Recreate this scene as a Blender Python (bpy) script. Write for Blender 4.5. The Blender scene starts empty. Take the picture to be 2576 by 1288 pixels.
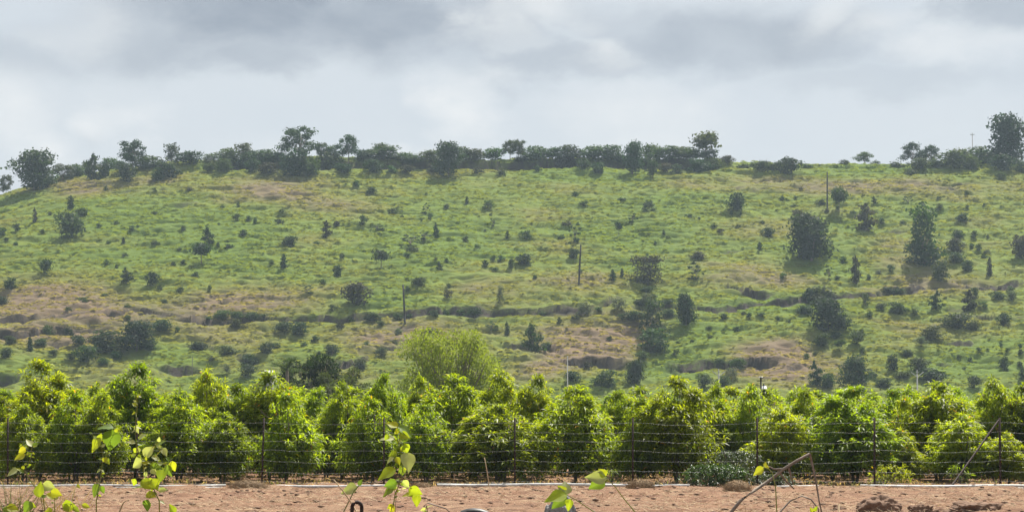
import bpy, math, random
import numpy as np
from mathutils import Vector, Matrix

random.seed(7)
rng = np.random.default_rng(11)
C = bpy.context.scene.collection
sc = bpy.context.scene

# ---------------------------------------------------------------- camera
HF = 2 * math.tan(math.radians(14.0))          # frame width at one metre
W0, H0PX, HORIZON = 2576.0, 1288.0, 1060.0      # survey units of the photograph
CAMZ = 1.6
PITCH = math.atan((HORIZON - H0PX / 2) / W0 * HF)
cam_d = bpy.data.cameras.new('camera')
cam = bpy.data.objects.new('camera', cam_d)
C.objects.link(cam)
cam.location = (0, 0, CAMZ)
cam.rotation_euler = (math.pi / 2 + PITCH, 0, 0)
cam_d.sensor_width = 36.0
cam_d.lens = 36.0 / HF
cam_d.clip_start, cam_d.clip_end = 0.1, 5000
sc.camera = cam


def ray(x, y):
    cx = (x - W0 / 2) / W0 * HF
    cy = (H0PX / 2 - y) / W0 * HF
    return np.array([cx, math.cos(PITCH) - cy * math.sin(PITCH), math.sin(PITCH) + cy * math.cos(PITCH)])


def at(x, y, Y):
    """the point at distance Y that the camera sees at (x, y)"""
    r = ray(x, y)
    return r * (Y / r[1]) + np.array([0, 0, CAMZ])


# ---------------------------------------------------------------- world and sun
SUN_EL, SUN_AZ = math.radians(57), math.radians(25)
S = Vector((math.sin(SUN_AZ) * math.cos(SUN_EL), math.cos(SUN_AZ) * math.cos(SUN_EL), math.sin(SUN_EL)))
sun_d = bpy.data.lights.new('sun', 'SUN')
sun_d.energy, sun_d.angle, sun_d.color = 5.0, math.radians(0.6), (1.0, 0.95, 0.86)
sun = bpy.data.objects.new('sun', sun_d)
C.objects.link(sun)
sun.location = (30, 100, 150)
sun.rotation_euler = S.to_track_quat('Z', 'Y').to_euler()

sc.view_settings.view_transform = 'Standard'
sc.view_settings.look = 'None'
sc.view_settings.exposure = 1.0
sc.view_settings.gamma = 1.0
sc.view_settings.use_curve_mapping = False
sc.cycles.max_bounces = 10
sc.cycles.diffuse_bounces = 5
sc.cycles.glossy_bounces = 2
sc.cycles.transmission_bounces = 6
sc.cycles.volume_bounces = 0
sc.cycles.caustics_reflective = False
sc.cycles.caustics_refractive = False

world = bpy.data.worlds.new('World')
sc.world = world
world.use_nodes = True
nt = world.node_tree
nt.nodes.clear()
L = nt.links.new


def N(tree, t, **kw):
    n = tree.nodes.new(t)
    for k, v in kw.items():
        if k in n.inputs:
            n.inputs[k].default_value = v
        else:
            setattr(n, k, v)
    return n


def build_world():
    out = N(nt, 'ShaderNodeOutputWorld')
    bg = N(nt, 'ShaderNodeBackground')
    bg.inputs['Strength'].default_value = 0.05
    L(bg.outputs[0], out.inputs[0])
    sky = N(nt, 'ShaderNodeTexSky')
    sky.sky_type = 'NISHITA'
    sky.sun_disc = False
    sky.sun_elevation, sky.sun_rotation = SUN_EL, SUN_AZ
    sky.dust_density = 2.5
    tc = N(nt, 'ShaderNodeTexCoord')
    d0 = tc.outputs['Generated']
    # cloud edges wander
    mp = N(nt, 'ShaderNodeMapping')
    mp.inputs['Scale'].default_value = (1.0, 1.0, 1.7)
    L(d0, mp.inputs[0])
    n1 = N(nt, 'ShaderNodeTexNoise')
    n1.inputs['Scale'].default_value = 11
    n1.inputs['Detail'].default_value = 7
    n1.inputs['Roughness'].default_value = 0.58
    L(mp.outputs[0], n1.inputs['Vector'])
    sub = N(nt, 'ShaderNodeVectorMath', operation='SUBTRACT')
    sub.inputs[1].default_value = (0.5, 0.5, 0.5)
    L(n1.outputs['Color'], sub.inputs[0])
    mul = N(nt, 'ShaderNodeVectorMath', operation='MULTIPLY')
    mul.inputs[1].default_value = (0.13, 0.0, 0.06)
    L(sub.outputs[0], mul.inputs[0])
    add = N(nt, 'ShaderNodeVectorMath', operation='ADD')
    L(d0, add.inputs[0]); L(mul.outputs[0], add.inputs[1])
    dw = add.outputs[0]

    def blob(x, y, rx, ry, amt, soft=0.3):
        c = ray(x, y); c = c / np.linalg.norm(c)
        a = N(nt, 'ShaderNodeVectorMath', operation='SUBTRACT')
        L(dw, a.inputs[0]); a.inputs[1].default_value = tuple(c)
        b = N(nt, 'ShaderNodeVectorMath', operation='MULTIPLY')
        L(a.outputs[0], b.inputs[0])
        b.inputs[1].default_value = (W0 / HF / rx, 1.5, W0 / HF / ry)
        l = N(nt, 'ShaderNodeVectorMath', operation='LENGTH')
        L(b.outputs[0], l.inputs[0])
        m = N(nt, 'ShaderNodeMapRange', interpolation_type='SMOOTHSTEP')
        m.inputs['From Min'].default_value = 1.15 if soft > 0 else 1.4
        m.inputs['From Max'].default_value = soft
        m.inputs['To Min'].default_value = 0
        m.inputs['To Max'].default_value = amt
        L(l.outputs['Value'], m.inputs['Value'])
        return m.outputs[0]

    def total(bs, soft=0.3):
        s = None
        for b in bs:
            v = blob(*b, soft)
            if s is None:
                s = v
            else:
                m = N(nt, 'ShaderNodeMath', operation='MAXIMUM')
                L(s, m.inputs[0]); L(v, m.inputs[1])
                s = m.outputs[0]
        return s

    def mix(fac, a, b):
        m = N(nt, 'ShaderNodeMix', data_type='RGBA')
        if isinstance(fac, float):
            m.inputs[0].default_value = fac
        else:
            L(fac, m.inputs[0])
        for i, c in ((6, a), (7, b)):
            if isinstance(c, tuple):
                m.inputs[i].default_value = (*c, 1)
            else:
                L(c, m.inputs[i])
        return m.outputs[2]

    # thin high overcast over the Nishita sky, everywhere
    n2 = N(nt, 'ShaderNodeTexNoise')
    n2.inputs['Scale'].default_value = 5
    n2.inputs['Detail'].default_value = 8
    n2.inputs['Roughness'].default_value = 0.6
    L(mp.outputs[0], n2.inputs['Vector'])
    r2 = N(nt, 'ShaderNodeMapRange')
    r2.inputs['From Min'].default_value = 0.3
    r2.inputs['From Max'].default_value = 0.7
    L(n2.outputs['Fac'], r2.inputs['Value'])
    veil = mix(r2.outputs[0], (6.4, 6.95, 7.55), (7.2, 7.6, 7.95))
    col = mix(0.88, sky.outputs[0], veil)
    dark = total([(690, -10, 560, 200, .95), (380, 60, 330, 130, .55), (1000, 60, 420, 150, .75), (640, 150, 330, 70, .6),
                  (1880, 110, 520, 110, .55), (1380, 170, 330, 70, .42), (2560, 20, 170, 120, .55), (2230, 210, 420, 50, .2),
                  (1560, 60, 260, 90, .3), (50, 130, 260, 90, .3), (325, 340, 60, 50, .2), (700, -330, 2500, 250, .6)])
    def broken(v, lo, hi):
        r = N(nt, 'ShaderNodeMapRange')
        r.inputs['From Min'].default_value, r.inputs['From Max'].default_value = 0.3, 0.65
        r.inputs['To Min'].default_value, r.inputs['To Max'].default_value = lo, hi
        L(n3.outputs['Fac'], r.inputs['Value'])
        m = N(nt, 'ShaderNodeMath', operation='MULTIPLY', use_clamp=True)
        L(v, m.inputs[0]); L(r.outputs[0], m.inputs[1])
        return m.outputs[0]
    n3 = N(nt, 'ShaderNodeTexNoise')
    n3.inputs['Scale'].default_value = 19
    n3.inputs['Detail'].default_value = 9
    n3.inputs['Roughness'].default_value = 0.6
    n3.inputs['Distortion'].default_value = 0.4
    L(mp.outputs[0], n3.inputs['Vector'])
    col = mix(broken(dark, .78, 1.2), col, (3.3, 3.8, 4.5))
    white = total([(1245, 60, 80, 90, .6), (1350, 30, 150, 60, .5), (2060, 40, 130, 80, .55), (2470, 130, 190, 50, .6),
                   (2280, 70, 190, 50, .4), (1480, 150, 90, 55, .5), (1200, 265, 110, 80, .8), (1630, 285, 210, 80, .7),
                   (190, 60, 110, 60, .5), (30, 300, 160, 140, .75), (320, 300, 105, 65, .95), (110, 400, 140, 65, .9),
                   (960, 365, 85, 45, .95), (1130, 390, 130, 45, .7), (600, 400, 200, 50, .35)], -0.1)
    col = mix(broken(white, .55, 1.4), col, (8.3, 8.5, 8.6))
    L(col, bg.inputs['Color'])


build_world()

# ---------------------------------------------------------------- small tools


class MB:
    """collects triangles and quads, builds ONE mesh"""

    def __init__(self):
        self.V, self.T, self.Q, self.K, self.n = [], [], [], [], 0

    def add(self, V, T=None, Q=None, col=None):
        V = np.asarray(V, float)
        self.V.append(V)
        if T is not None and len(T):
            self.T.append(np.asarray(T, int) + self.n)
        if Q is not None and len(Q):
            self.Q.append(np.asarray(Q, int) + self.n)
        k = np.ones((len(V), 3)) if col is None else np.broadcast_to(np.asarray(col, float), (len(V), 3))
        self.K.append(k)
        self.n += len(V)

    def mesh(self, name, mat, smooth=False, attrs=None):
        V = np.concatenate(self.V)
        T = np.concatenate(self.T) if self.T else np.zeros((0, 3), int)
        Q = np.concatenate(self.Q) if self.Q else np.zeros((0, 4), int)
        me = bpy.data.meshes.new(name)
        me.vertices.add(len(V))
        me.vertices.foreach_set('co', V.astype(np.float32).ravel())
        loops = np.concatenate([T.ravel(), Q.ravel()]).astype(np.int32)
        me.loops.add(len(loops))
        me.loops.foreach_set('vertex_index', loops)
        tot = np.concatenate([np.full(len(T), 3), np.full(len(Q), 4)]).astype(np.int32)
        st = np.concatenate([[0], np.cumsum(tot)[:-1]]).astype(np.int32)
        me.polygons.add(len(tot))
        me.polygons.foreach_set('loop_start', st)
        try:
            me.polygons.foreach_set('loop_total', tot)
        except Exception:
            pass
        if smooth:
            me.polygons.foreach_set('use_smooth', np.ones(len(tot), bool))
        K = np.concatenate(self.K)
        a = me.attributes.new('tint', 'FLOAT_COLOR', 'POINT')
        a.data.foreach_set('color', np.concatenate([K, np.ones((len(K), 1))], 1).astype(np.float32).ravel())
        for k, v in (attrs or {}).items():
            b = me.attributes.new(k, 'FLOAT', 'POINT')
            b.data.foreach_set('value', np.asarray(v, np.float32))
        me.update(calc_edges=True)
        me.validate()
        me.materials.append(mat)
        return me


def tag(o, label=None, cat=None, group=None, kind=None):
    if label: o['label'] = label
    if cat: o['category'] = cat
    if group: o['group'] = group
    if kind: o['kind'] = kind
    return o


def link(name, me, parent=None, loc=(0, 0, 0), scale=None, rotz=0.0):
    o = bpy.data.objects.new(name, me)
    C.objects.link(o)
    o.location = tuple(loc)
    o.rotation_euler = (0, 0, rotz)
    if scale is not None:
        o.scale = tuple(scale)
    if parent is not None:
        o.parent = parent
    return o


def empty(name, loc, scale=None, rotz=0.0):
    o = link(name, None, None, loc, scale, rotz)
    o.empty_display_size = 0.2
    return o


def tube(pts, radii, sides=6, cap=True):
    pts = np.asarray(pts, float)
    radii = np.broadcast_to(np.asarray(radii, float), (len(pts),))
    V, Q, T = [], [], []
    for i, p in enumerate(pts):
        a, b = pts[max(i - 1, 0)], pts[min(i + 1, len(pts) - 1)]
        t = (b - a) / (np.linalg.norm(b - a) + 1e-9)
        ref = np.array([1.0, 0, 0]) if abs(t[0]) < 0.8 else np.array([0, 0, 1.0])
        u = np.cross(t, ref); u /= np.linalg.norm(u)
        v = np.cross(t, u)
        for k in range(sides):
            g = 2 * math.pi * k / sides
            V.append(p + radii[i] * (u * math.cos(g) + v * math.sin(g)))
    for i in range(len(pts) - 1):
        for k in range(sides):
            k2 = (k + 1) % sides
            Q.append((i * sides + k, i * sides + k2, (i + 1) * sides + k2, (i + 1) * sides + k))
    if cap:
        for i in (0, len(pts) - 1):
            for k in range(1, sides - 1):
                T.append((i * sides, i * sides + k, i * sides + k + 1))
    return np.array(V), np.array(T, int).reshape(-1, 3), np.array(Q, int)


def add_tube(mb, pts, radii, sides=6, col=None):
    V, T, Q = tube(pts, radii, sides)
    mb.add(V, T, Q, col)


def add_box(mb, lo, hi, col=None):
    (a, b, c), (d, e, f) = lo, hi
    V = [(a, b, c), (d, b, c), (d, e, c), (a, e, c), (a, b, f), (d, b, f), (d, e, f), (a, e, f)]
    mb.add(V, None, [(0, 3, 2, 1), (4, 5, 6, 7), (0, 1, 5, 4), (1, 2, 6, 5), (2, 3, 7, 6), (3, 0, 4, 7)], col)


def norm(a):
    return a / (np.linalg.norm(a, axis=-1, keepdims=True) + 1e-9)


GRID = np.random.default_rng(5).random((256, 256))


def vnoise(x, y, s=0):
    x = np.asarray(x, float) + 17.3 * s
    y = np.asarray(y, float) + 9.1 * s
    xi, yi = np.floor(x).astype(int), np.floor(y).astype(int)
    fx, fy = x - xi, y - yi
    fx = fx * fx * (3 - 2 * fx); fy = fy * fy * (3 - 2 * fy)
    a, b = GRID[xi % 256, yi % 256], GRID[(xi + 1) % 256, yi % 256]
    c, d = GRID[xi % 256, (yi + 1) % 256], GRID[(xi + 1) % 256, (yi + 1) % 256]
    return (a * (1 - fx) + b * fx) * (1 - fy) + (c * (1 - fx) + d * fx) * fy


def fbm(x, y, s=0, o=4):
    v, a, t = 0, 0.5, 0
    for i in range(o):
        v = v + a * vnoise(x * 2 ** i, y * 2 ** i, s + 3 * i)
        t += a
        a *= 0.5
    return v / t


def sstep(a, b, x):
    t = np.clip((x - a) / (b - a), 0, 1)
    return t * t * (3 - 2 * t)


# ---------------------------------------------------------------- materials


def new_mat(name):
    m = bpy.data.materials.new(name)
    m.use_nodes = True
    t = m.node_tree
    t.nodes.clear()
    o = t.nodes.new('ShaderNodeOutputMaterial')
    return m, t, o


def leaf_mat(name, tr=(2.4, 2.3, 1.2), tmix=0.45, rough=0.45, spec=0.4, vary=0.25, hue=0.015):
    """diffuse + translucent leaf; colour comes from the leaf's own tint"""
    m, t, o = new_mat(name)
    a = N(t, 'ShaderNodeAttribute', attribute_name='tint')
    info = N(t, 'ShaderNodeObjectInfo')
    hs = N(t, 'ShaderNodeHueSaturation')
    mr = N(t, 'ShaderNodeMapRange')
    mr.inputs['To Min'].default_value, mr.inputs['To Max'].default_value = 1 - vary, 1 + vary
    t.links.new(info.outputs['Random'], mr.inputs['Value'])
    t.links.new(mr.outputs[0], hs.inputs['Value'])
    wn = N(t, 'ShaderNodeTexWhiteNoise', noise_dimensions='1D')
    t.links.new(info.outputs['Random'], wn.inputs['W'])
    mh = N(t, 'ShaderNodeMapRange')
    mh.inputs['To Min'].default_value, mh.inputs['To Max'].default_value = 0.5 - hue, 0.5 + hue
    t.links.new(wn.outputs['Value'], mh.inputs['Value'])
    t.links.new(mh.outputs[0], hs.inputs['Hue'])
    t.links.new(a.outputs['Color'], hs.inputs['Color'])
    p = N(t, 'ShaderNodeBsdfPrincipled')
    p.inputs['Roughness'].default_value = rough
    p.inputs['Specular IOR Level'].default_value = spec
    t.links.new(hs.outputs[0], p.inputs['Base Color'])
    tl = N(t, 'ShaderNodeBsdfTranslucent')
    mm = N(t, 'ShaderNodeVectorMath', operation='MULTIPLY')
    mm.inputs[1].default_value = tr
    t.links.new(hs.outputs[0], mm.inputs[0])
    t.links.new(mm.outputs[0], tl.inputs['Color'])
    mx = N(t, 'ShaderNodeMixShader')
    mx.inputs[0].default_value = tmix
    t.links.new(p.outputs[0], mx.inputs[1]); t.links.new(tl.outputs[0], mx.inputs[2])
    t.links.new(mx.outputs[0], o.inputs[0])
    return m


def solid_mat(name, c1, c2, scale=8.0, rough=0.85, bump=0.3, detail=6, metal=0.0, spec=0.3, use_tint=False):
    m, t, o = new_mat(name)
    p = N(t, 'ShaderNodeBsdfPrincipled')
    p.inputs['Roughness'].default_value = rough
    p.inputs['Metallic'].default_value = metal
    p.inputs['Specular IOR Level'].default_value = spec
    tc = N(t, 'ShaderNodeTexCoord')
    n = N(t, 'ShaderNodeTexNoise')
    n.inputs['Scale'].default_value = scale
    n.inputs['Detail'].default_value = detail
    n.inputs['Roughness'].default_value = 0.65
    t.links.new(tc.outputs['Object'], n.inputs['Vector'])
    r = N(t, 'ShaderNodeMapRange')
    r.inputs['From Min'].default_value, r.inputs['From Max'].default_value = 0.32, 0.68
    t.links.new(n.outputs['Fac'], r.inputs['Value'])
    mx = N(t, 'ShaderNodeMix', data_type='RGBA')
    mx.inputs[6].default_value, mx.inputs[7].default_value = (*c1, 1), (*c2, 1)
    t.links.new(r.outputs[0], mx.inputs[0])
    col = mx.outputs[2]
    if use_tint:
        a = N(t, 'ShaderNodeAttribute', attribute_name='tint')
        mu = N(t, 'ShaderNodeMix', data_type='RGBA', blend_type='MULTIPLY')
        mu.inputs[0].default_value = 1
        t.links.new(col, mu.inputs[6]); t.links.new(a.outputs['Color'], mu.inputs[7])
        col = mu.outputs[2]
    t.links.new(col, p.inputs['Base Color'])
    b = N(t, 'ShaderNodeBump')
    b.inputs['Strength'].default_value = bump
    b.inputs['Distance'].default_value = 0.02
    t.links.new(n.outputs['Fac'], b.inputs['Height'])
    t.links.new(b.outputs[0], p.inputs['Normal'])
    t.links.new(p.outputs[0], o.inputs[0])
    return m


M_ORCH = leaf_mat('orchard_leaf', tr=(2.75, 2.5, 0.5), tmix=0.55, rough=0.42, spec=0.22, vary=0.15, hue=0.012)
M_WEED = leaf_mat('weed_leaf', tr=(2.2, 2.1, 0.7), tmix=0.5, rough=0.5, spec=0.3, vary=0.12)
M_HILLLEAF = leaf_mat('hill_leaf', tr=(1.6, 1.7, 0.7), tmix=0.35, rough=0.6, spec=0.08, vary=0.3, hue=0.03)
M_GRASS = leaf_mat('grass_blade', tr=(1.9, 1.8, 1.0), tmix=0.62, rough=0.6, spec=0.15, vary=0.0, hue=0.0)
M_SHRUB = leaf_mat('glossy_leaf', tr=(1.6, 1.6, 0.7), tmix=0.35, rough=0.38, spec=0.3, vary=0.1)
M_BARK = solid_mat('bark', (0.10, 0.075, 0.055), (0.19, 0.155, 0.12), 14, 0.9, 0.6)
M_TWIG = solid_mat('dry_twig', (0.13, 0.10, 0.08), (0.26, 0.21, 0.165), 30, 0.85, 0.4)
M_STRAW = solid_mat('straw', (0.36, 0.25, 0.14), (0.5, 0.38, 0.23), 20, 0.8, 0.1, use_tint=True)
M_RUST = solid_mat('rusty_iron', (0.014, 0.008, 0.006), (0.04, 0.02, 0.013), 40, 0.75, 0.4)
M_WIRE = solid_mat('galvanised_wire', (0.30, 0.31, 0.30), (0.42, 0.42, 0.41), 30, 0.5, 0.1)
M_PIPE = solid_mat('white_plastic', (0.42, 0.41, 0.38), (0.72, 0.72, 0.70), 6, 0.45, 0.05)
M_ROCK = solid_mat('grey_rock', (0.16, 0.155, 0.15), (0.33, 0.32, 0.31), 9, 0.9, 0.8)
M_CLOD = solid_mat('soil_clod', (0.12, 0.070, 0.046), (0.22, 0.136, 0.088), 7, 0.95, 0.9)
M_POLE = solid_mat('dark_pole', (0.018, 0.016, 0.014), (0.035, 0.03, 0.026), 5, 0.8, 0.1)
M_CONC = solid_mat('concrete_pole', (0.20, 0.20, 0.19), (0.27, 0.27, 0.26), 5, 0.8, 0.1)
M_BLACK = solid_mat('black_plastic', (0.012, 0.012, 0.013), (0.022, 0.022, 0.022), 12, 0.5, 0.05)
M_SHEET = solid_mat('white_sheet', (0.34, 0.34, 0.34), (0.45, 0.45, 0.44), 3, 0.5, 0.05)
M_WALL = solid_mat('shed_wall', (0.16, 0.15, 0.13), (0.2, 0.19, 0.17), 3, 0.9, 0.1)

# ---------------------------------------------------------------- terrain
RIDGE_PX = [(-900, 700), (-400, 585), (-150, 525), (0, 492), (40, 478), (150, 450), (280, 428), (400, 414), (560, 402), (700, 398),
            (1000, 401), (1150, 402), (1500, 402), (1800, 406), (1870, 413), (2050, 415), (2250, 414), (2400, 414), (2576, 416),
            (3000, 425), (3600, 470)]
RY = 500.0
RX_ = np.array([at(x, y, RY)[0] for x, y in RIDGE_PX])
RZ_ = np.array([at(x, y, RY)[2] for x, y in RIDGE_PX])


def base_h(X, Y):
    zr = np.interp(X, RX_, RZ_)
    z0 = 3.6
    plain = np.interp(Y, [95, 200, 328], [0.0, 0.9, z0])
    t = np.clip((Y - 328) / (RY - 328), 0, 1)
    hill = z0 + (zr - z0) * (0.90 * t + 0.10 * t * t)
    z = np.where(Y < 328, plain, hill)
    z = z - np.where(Y > RY, 0.03 * (Y - RY), 0)
    slope = sstep(325, 350, Y) * (1 - sstep(480, 500, Y))
    z = z + slope * 2.6 * (fbm(X / 46, Y / 40, 1, 3) - 0.5)
    low = sstep(325, 342, Y) * (1 - sstep(400, 440, Y))
    z = z + low * 3.2 * (fbm(X / 24, Y / 17, 2, 3) - 0.5)
    z = z - 1.7 * np.exp(-((X - 26) / 7) ** 2) * np.exp(-((Y - 378) / 26) ** 2)
    return z


def hit(x, y, hf, y0=110.0, y1=508.0, step=0.4):
    r = ray(x, y)
    Ys = np.arange(y0, y1, step)
    Xs = r[0] / r[1] * Ys
    Zs = CAMZ + r[2] / r[1] * Ys
    d = Zs - hf(Xs, Ys)
    k = np.nonzero(d < 0)[0]
    if not len(k):
        return None
    i = k[0]
    Y = Ys[i] if i == 0 else Ys[i - 1] + step * d[i - 1] / (d[i - 1] - d[i] + 1e-9)
    return r[0] / r[1] * Y, Y


PX, PS = (0.0, 647.6, 1295.2, 1928.5), 0.2794


def pan(p, x, y):
    """the eight survey panels of the hillside -> survey units"""
    p -= 1
    return PX[p % 4] + x * PS, (287.8 if p < 4 else 611.6) + y * PS


CUTS = [  # contour trail and eroded banks: (panel, points, height m, fade m)
    ((5, 1620, 680), (5, 1800, 690), (5, 2000, 700), (6, 0, 660), (6, 150, 680), (6, 400, 680), (6, 640, 672), (6, 840, 662), (6, 950, 648), (6, 1100, 640),
     (6, 1350, 630), (6, 1560, 622), (6, 1680, 604), (6, 1860, 596), (6, 1990, 596), (6, 2150, 606), (6, 2318, 604), (7, 120, 604), (7, 400, 606),
     (7, 600, 600), (7, 800, 590), 1.5, 5.0),
    ((7, 1060, 568), (7, 1400, 560), (7, 1650, 582), (7, 1860, 578), (7, 1990, 562), (7, 2150, 545), (7, 2318, 530), (8, 150, 528), (8, 300, 508),
     (8, 600, 478), (8, 760, 475), (8, 960, 460), (8, 1100, 440), (8, 1300, 420), (8, 1450, 412), (8, 1600, 402), (8, 1900, 392), (8, 2318, 372), 1.5, 5.0),
    ((5, -300, 690), (5, 0, 680), (5, 200, 655), (5, 390, 620), 2.0, 8.0),
    ((5, 410, 640), (5, 560, 640), (5, 730, 640), 1.0, 5.0),
    ((5, -300, 810), (5, 0, 800), (5, 250, 800), (5, 400, 772), (5, 620, 772), (5, 760, 770), (5, 1010, 748), 2.0, 8.0),
    ((5, 420, 900), (5, 560, 908), (5, 670, 880), 1.6, 5.0),
    ((5, 900, 640), (5, 1050, 640), (5, 1190, 600), (5, 1320, 615), (5, 1500, 630), (5, 1660, 650), 1.1, 5.0),
    ((7, 370, 1010), (7, 480, 1042), (7, 700, 1032), (7, 850, 1060), (7, 1030, 1092), 2.2, 8.0),
    ((6, 2200, 912), (6, 2310, 912), (7, 60, 905), (7, 160, 920), (7, 260, 925), (7, 440, 975), 2.0, 8.0),
    ((7, 1390, 1112), (7, 1480, 1096), (7, 1700, 1070), (7, 1900, 1072), (7, 2100, 1066), (7, 2318, 1066), (8, 100, 1066), 2.2, 8.0),
    ((7, 1840, 350), (7, 1960, 402), (7, 2080, 428), (7, 2200, 455), (7, 2330, 458), 1.5, 6.0),
    ((8, 1540, 912), (8, 1700, 906), (8, 1890, 888), 1.3, 6.0),
    ((8, 1620, 850), (8, 1760, 850), (8, 1880, 846), .7, 3.0),
    ((8, 1100, 380), (8, 1250, 380), (8, 1400, 350), .9, 4.0),
    ((8, 1880, 362), (8, 2100, 370), (8, 2330, 330), 1.7, 6.0),
    ((8, 1630, 590), (8, 1750, 592), 1.1, 4.0),
    ((8, 1850, 660), (8, 2070, 672), 1.1, 4.0),
    ((8, 2210, 672), (8, 2330, 655), 1.3, 4.0),
    ((6, 640, 1040), (6, 800, 1060), (6, 900, 1030), (6, 1010, 1010), (6, 1090, 950), 1.9, 8.0),
    ((6, 1000, 945), (6, 1100, 940), (6, 1250, 935), (6, 1350, 915), .9, 4.0),
    ((6, 720, 915), (6, 860, 905), 1.0, 4.0),
    ((6, 1200, 770), (6, 1330, 760), (6, 1480, 745), .7, 4.0),
    ((5, 1440, 1130), (5, 1560, 1110), (5, 1700, 1110), (5, 1800, 1120), 2.4, 8.0),
    ((5, -200, 1190), (5, 0, 1180), (5, 120, 1190), (5, 240, 1150), 3.0, 10.0),
    ((5, 1640, 950), (5, 1750, 940), (5, 1880, 930), (5, 1960, 985), .9, 4.0),
    ((5, 2100, 1040), (5, 2300, 1060), 1.6, 6.0),
    ((7, 720, 545), (7, 830, 520), (7, 960, 490), 1.4, 5.0),
    ((8, 160, 1130), (8, 330, 1105), 1.0, 4.0),
    ((8, 1380, 1030), (8, 1500, 1085), (8, 1640, 1080), 1.3, 5.0),
    ((1, 1900, 440), (2, 0, 440), (2, 500, 432), (2, 800, 430), (2, 1200, 432), (2, 1600, 432), (2, 1850, 430), (2, 2318, 428), (3, 200, 424), (3, 560, 420), (3, 760, 424), (3, 960, 428),
     (3, 1300, 432), (3, 1800, 450), 2.9, 10.0),
    ((3, 1960, 668), (3, 2060, 665), .8, 3.0), ((3, 2140, 690), (3, 2260, 675), .8, 3.0), ((4, 380, 680), (4, 480, 672), .7, 3.0),
    ((4, 730, 610), (4, 860, 600), .7, 3.0), ((4, 1530, 695), (4, 1760, 690), .8, 3.0), ((4, 1640, 645), (4, 1850, 630), .7, 3.0),
    ((4, 1030, 1065), (4, 1270, 1050), .7, 3.0), ((1, 1080, 720), (1, 1240, 700), .8, 3.0), ((1, 0, 835), (1, 110, 820), .9, 3.0),
    ((1, 1000, 700), (1, 1500, 690), .5, 3.0), ((1, 1550, 830), (1, 1900, 790), .5, 3.0), ((2, 1080, 740), (2, 1310, 750), .6, 3.0),
    ((3, 1860, 1245), (3, 2090, 1230), .8, 3.0),
]
CUTL = []
for c in CUTS:
    h, fade = c[-2], c[-1]
    P = []
    for p, x, y in c[:-2]:
        q = hit(*pan(p, x, y), base_h)
        if q:
            P.append(q)
    if len(P) > 1:
        P.sort()
        CUTL.append((np.array([q[0] for q in P]), np.array([q[1] for q in P]), h, fade))


def terrain(X, Y, want_bare=False):
    z = base_h(X, Y)
    bare = np.zeros(np.broadcast(X, Y).shape)
    wob = 0.9 * (fbm(X / 2.6, Y * 0 + 3.7, 6, 4) - 0.5)
    hv = 0.75 + 0.5 * fbm(X / 4.0, Y * 0 + 1.2, 8, 3)
    for cx, cy, h, fade in CUTL:
        if np.max(X) < cx[0] - 3 or np.min(X) > cx[-1] + 3:
            continue
        yc = np.interp(X, cx, cy) + wob
        end = np.clip(np.minimum(X - cx[0] + 1.5, cx[-1] + 1.5 - X) / 4.0, 0, 1)
        d = Y - yc
        g = np.where((d <= 0) & (d > -fade), (1 + d / fade) ** 1.2, 0.0)
        z = z - 0.88 * h * hv * end * g
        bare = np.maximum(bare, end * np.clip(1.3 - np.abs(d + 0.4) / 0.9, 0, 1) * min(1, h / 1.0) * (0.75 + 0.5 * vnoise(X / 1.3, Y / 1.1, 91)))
    env = sstep(316, 330, Y) * (1 - 0.5 * sstep(498, 506, Y))
    t1 = vnoise(X / 9.0 + Y * 0.03, Y / 2.1, 21)
    t2 = vnoise(X / 3.0 + 0.2 * Y, Y / 0.95, 22)
    t3 = vnoise(X / 1.0, Y / 0.8, 23)
    amp = 0.55 + 0.9 * fbm(X / 15, Y / 12, 24, 2)
    z = z + env * amp * (1.15 * (t1 - 0.5) + 1.05 * (np.abs(t2 - 0.5) * -2 + 0.5) + 0.22 * (t3 - 0.5))
    return (z, bare) if want_bare else z


def to_px(X, Y, Z):
    dz = Z - CAMZ
    c, s = math.cos(PITCH), math.sin(PITCH)
    f = Y * c + dz * s
    u = -Y * s + dz * c
    return W0 / 2 + X / f * W0 / HF, H0PX / 2 - u / f * W0 / HF


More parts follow.
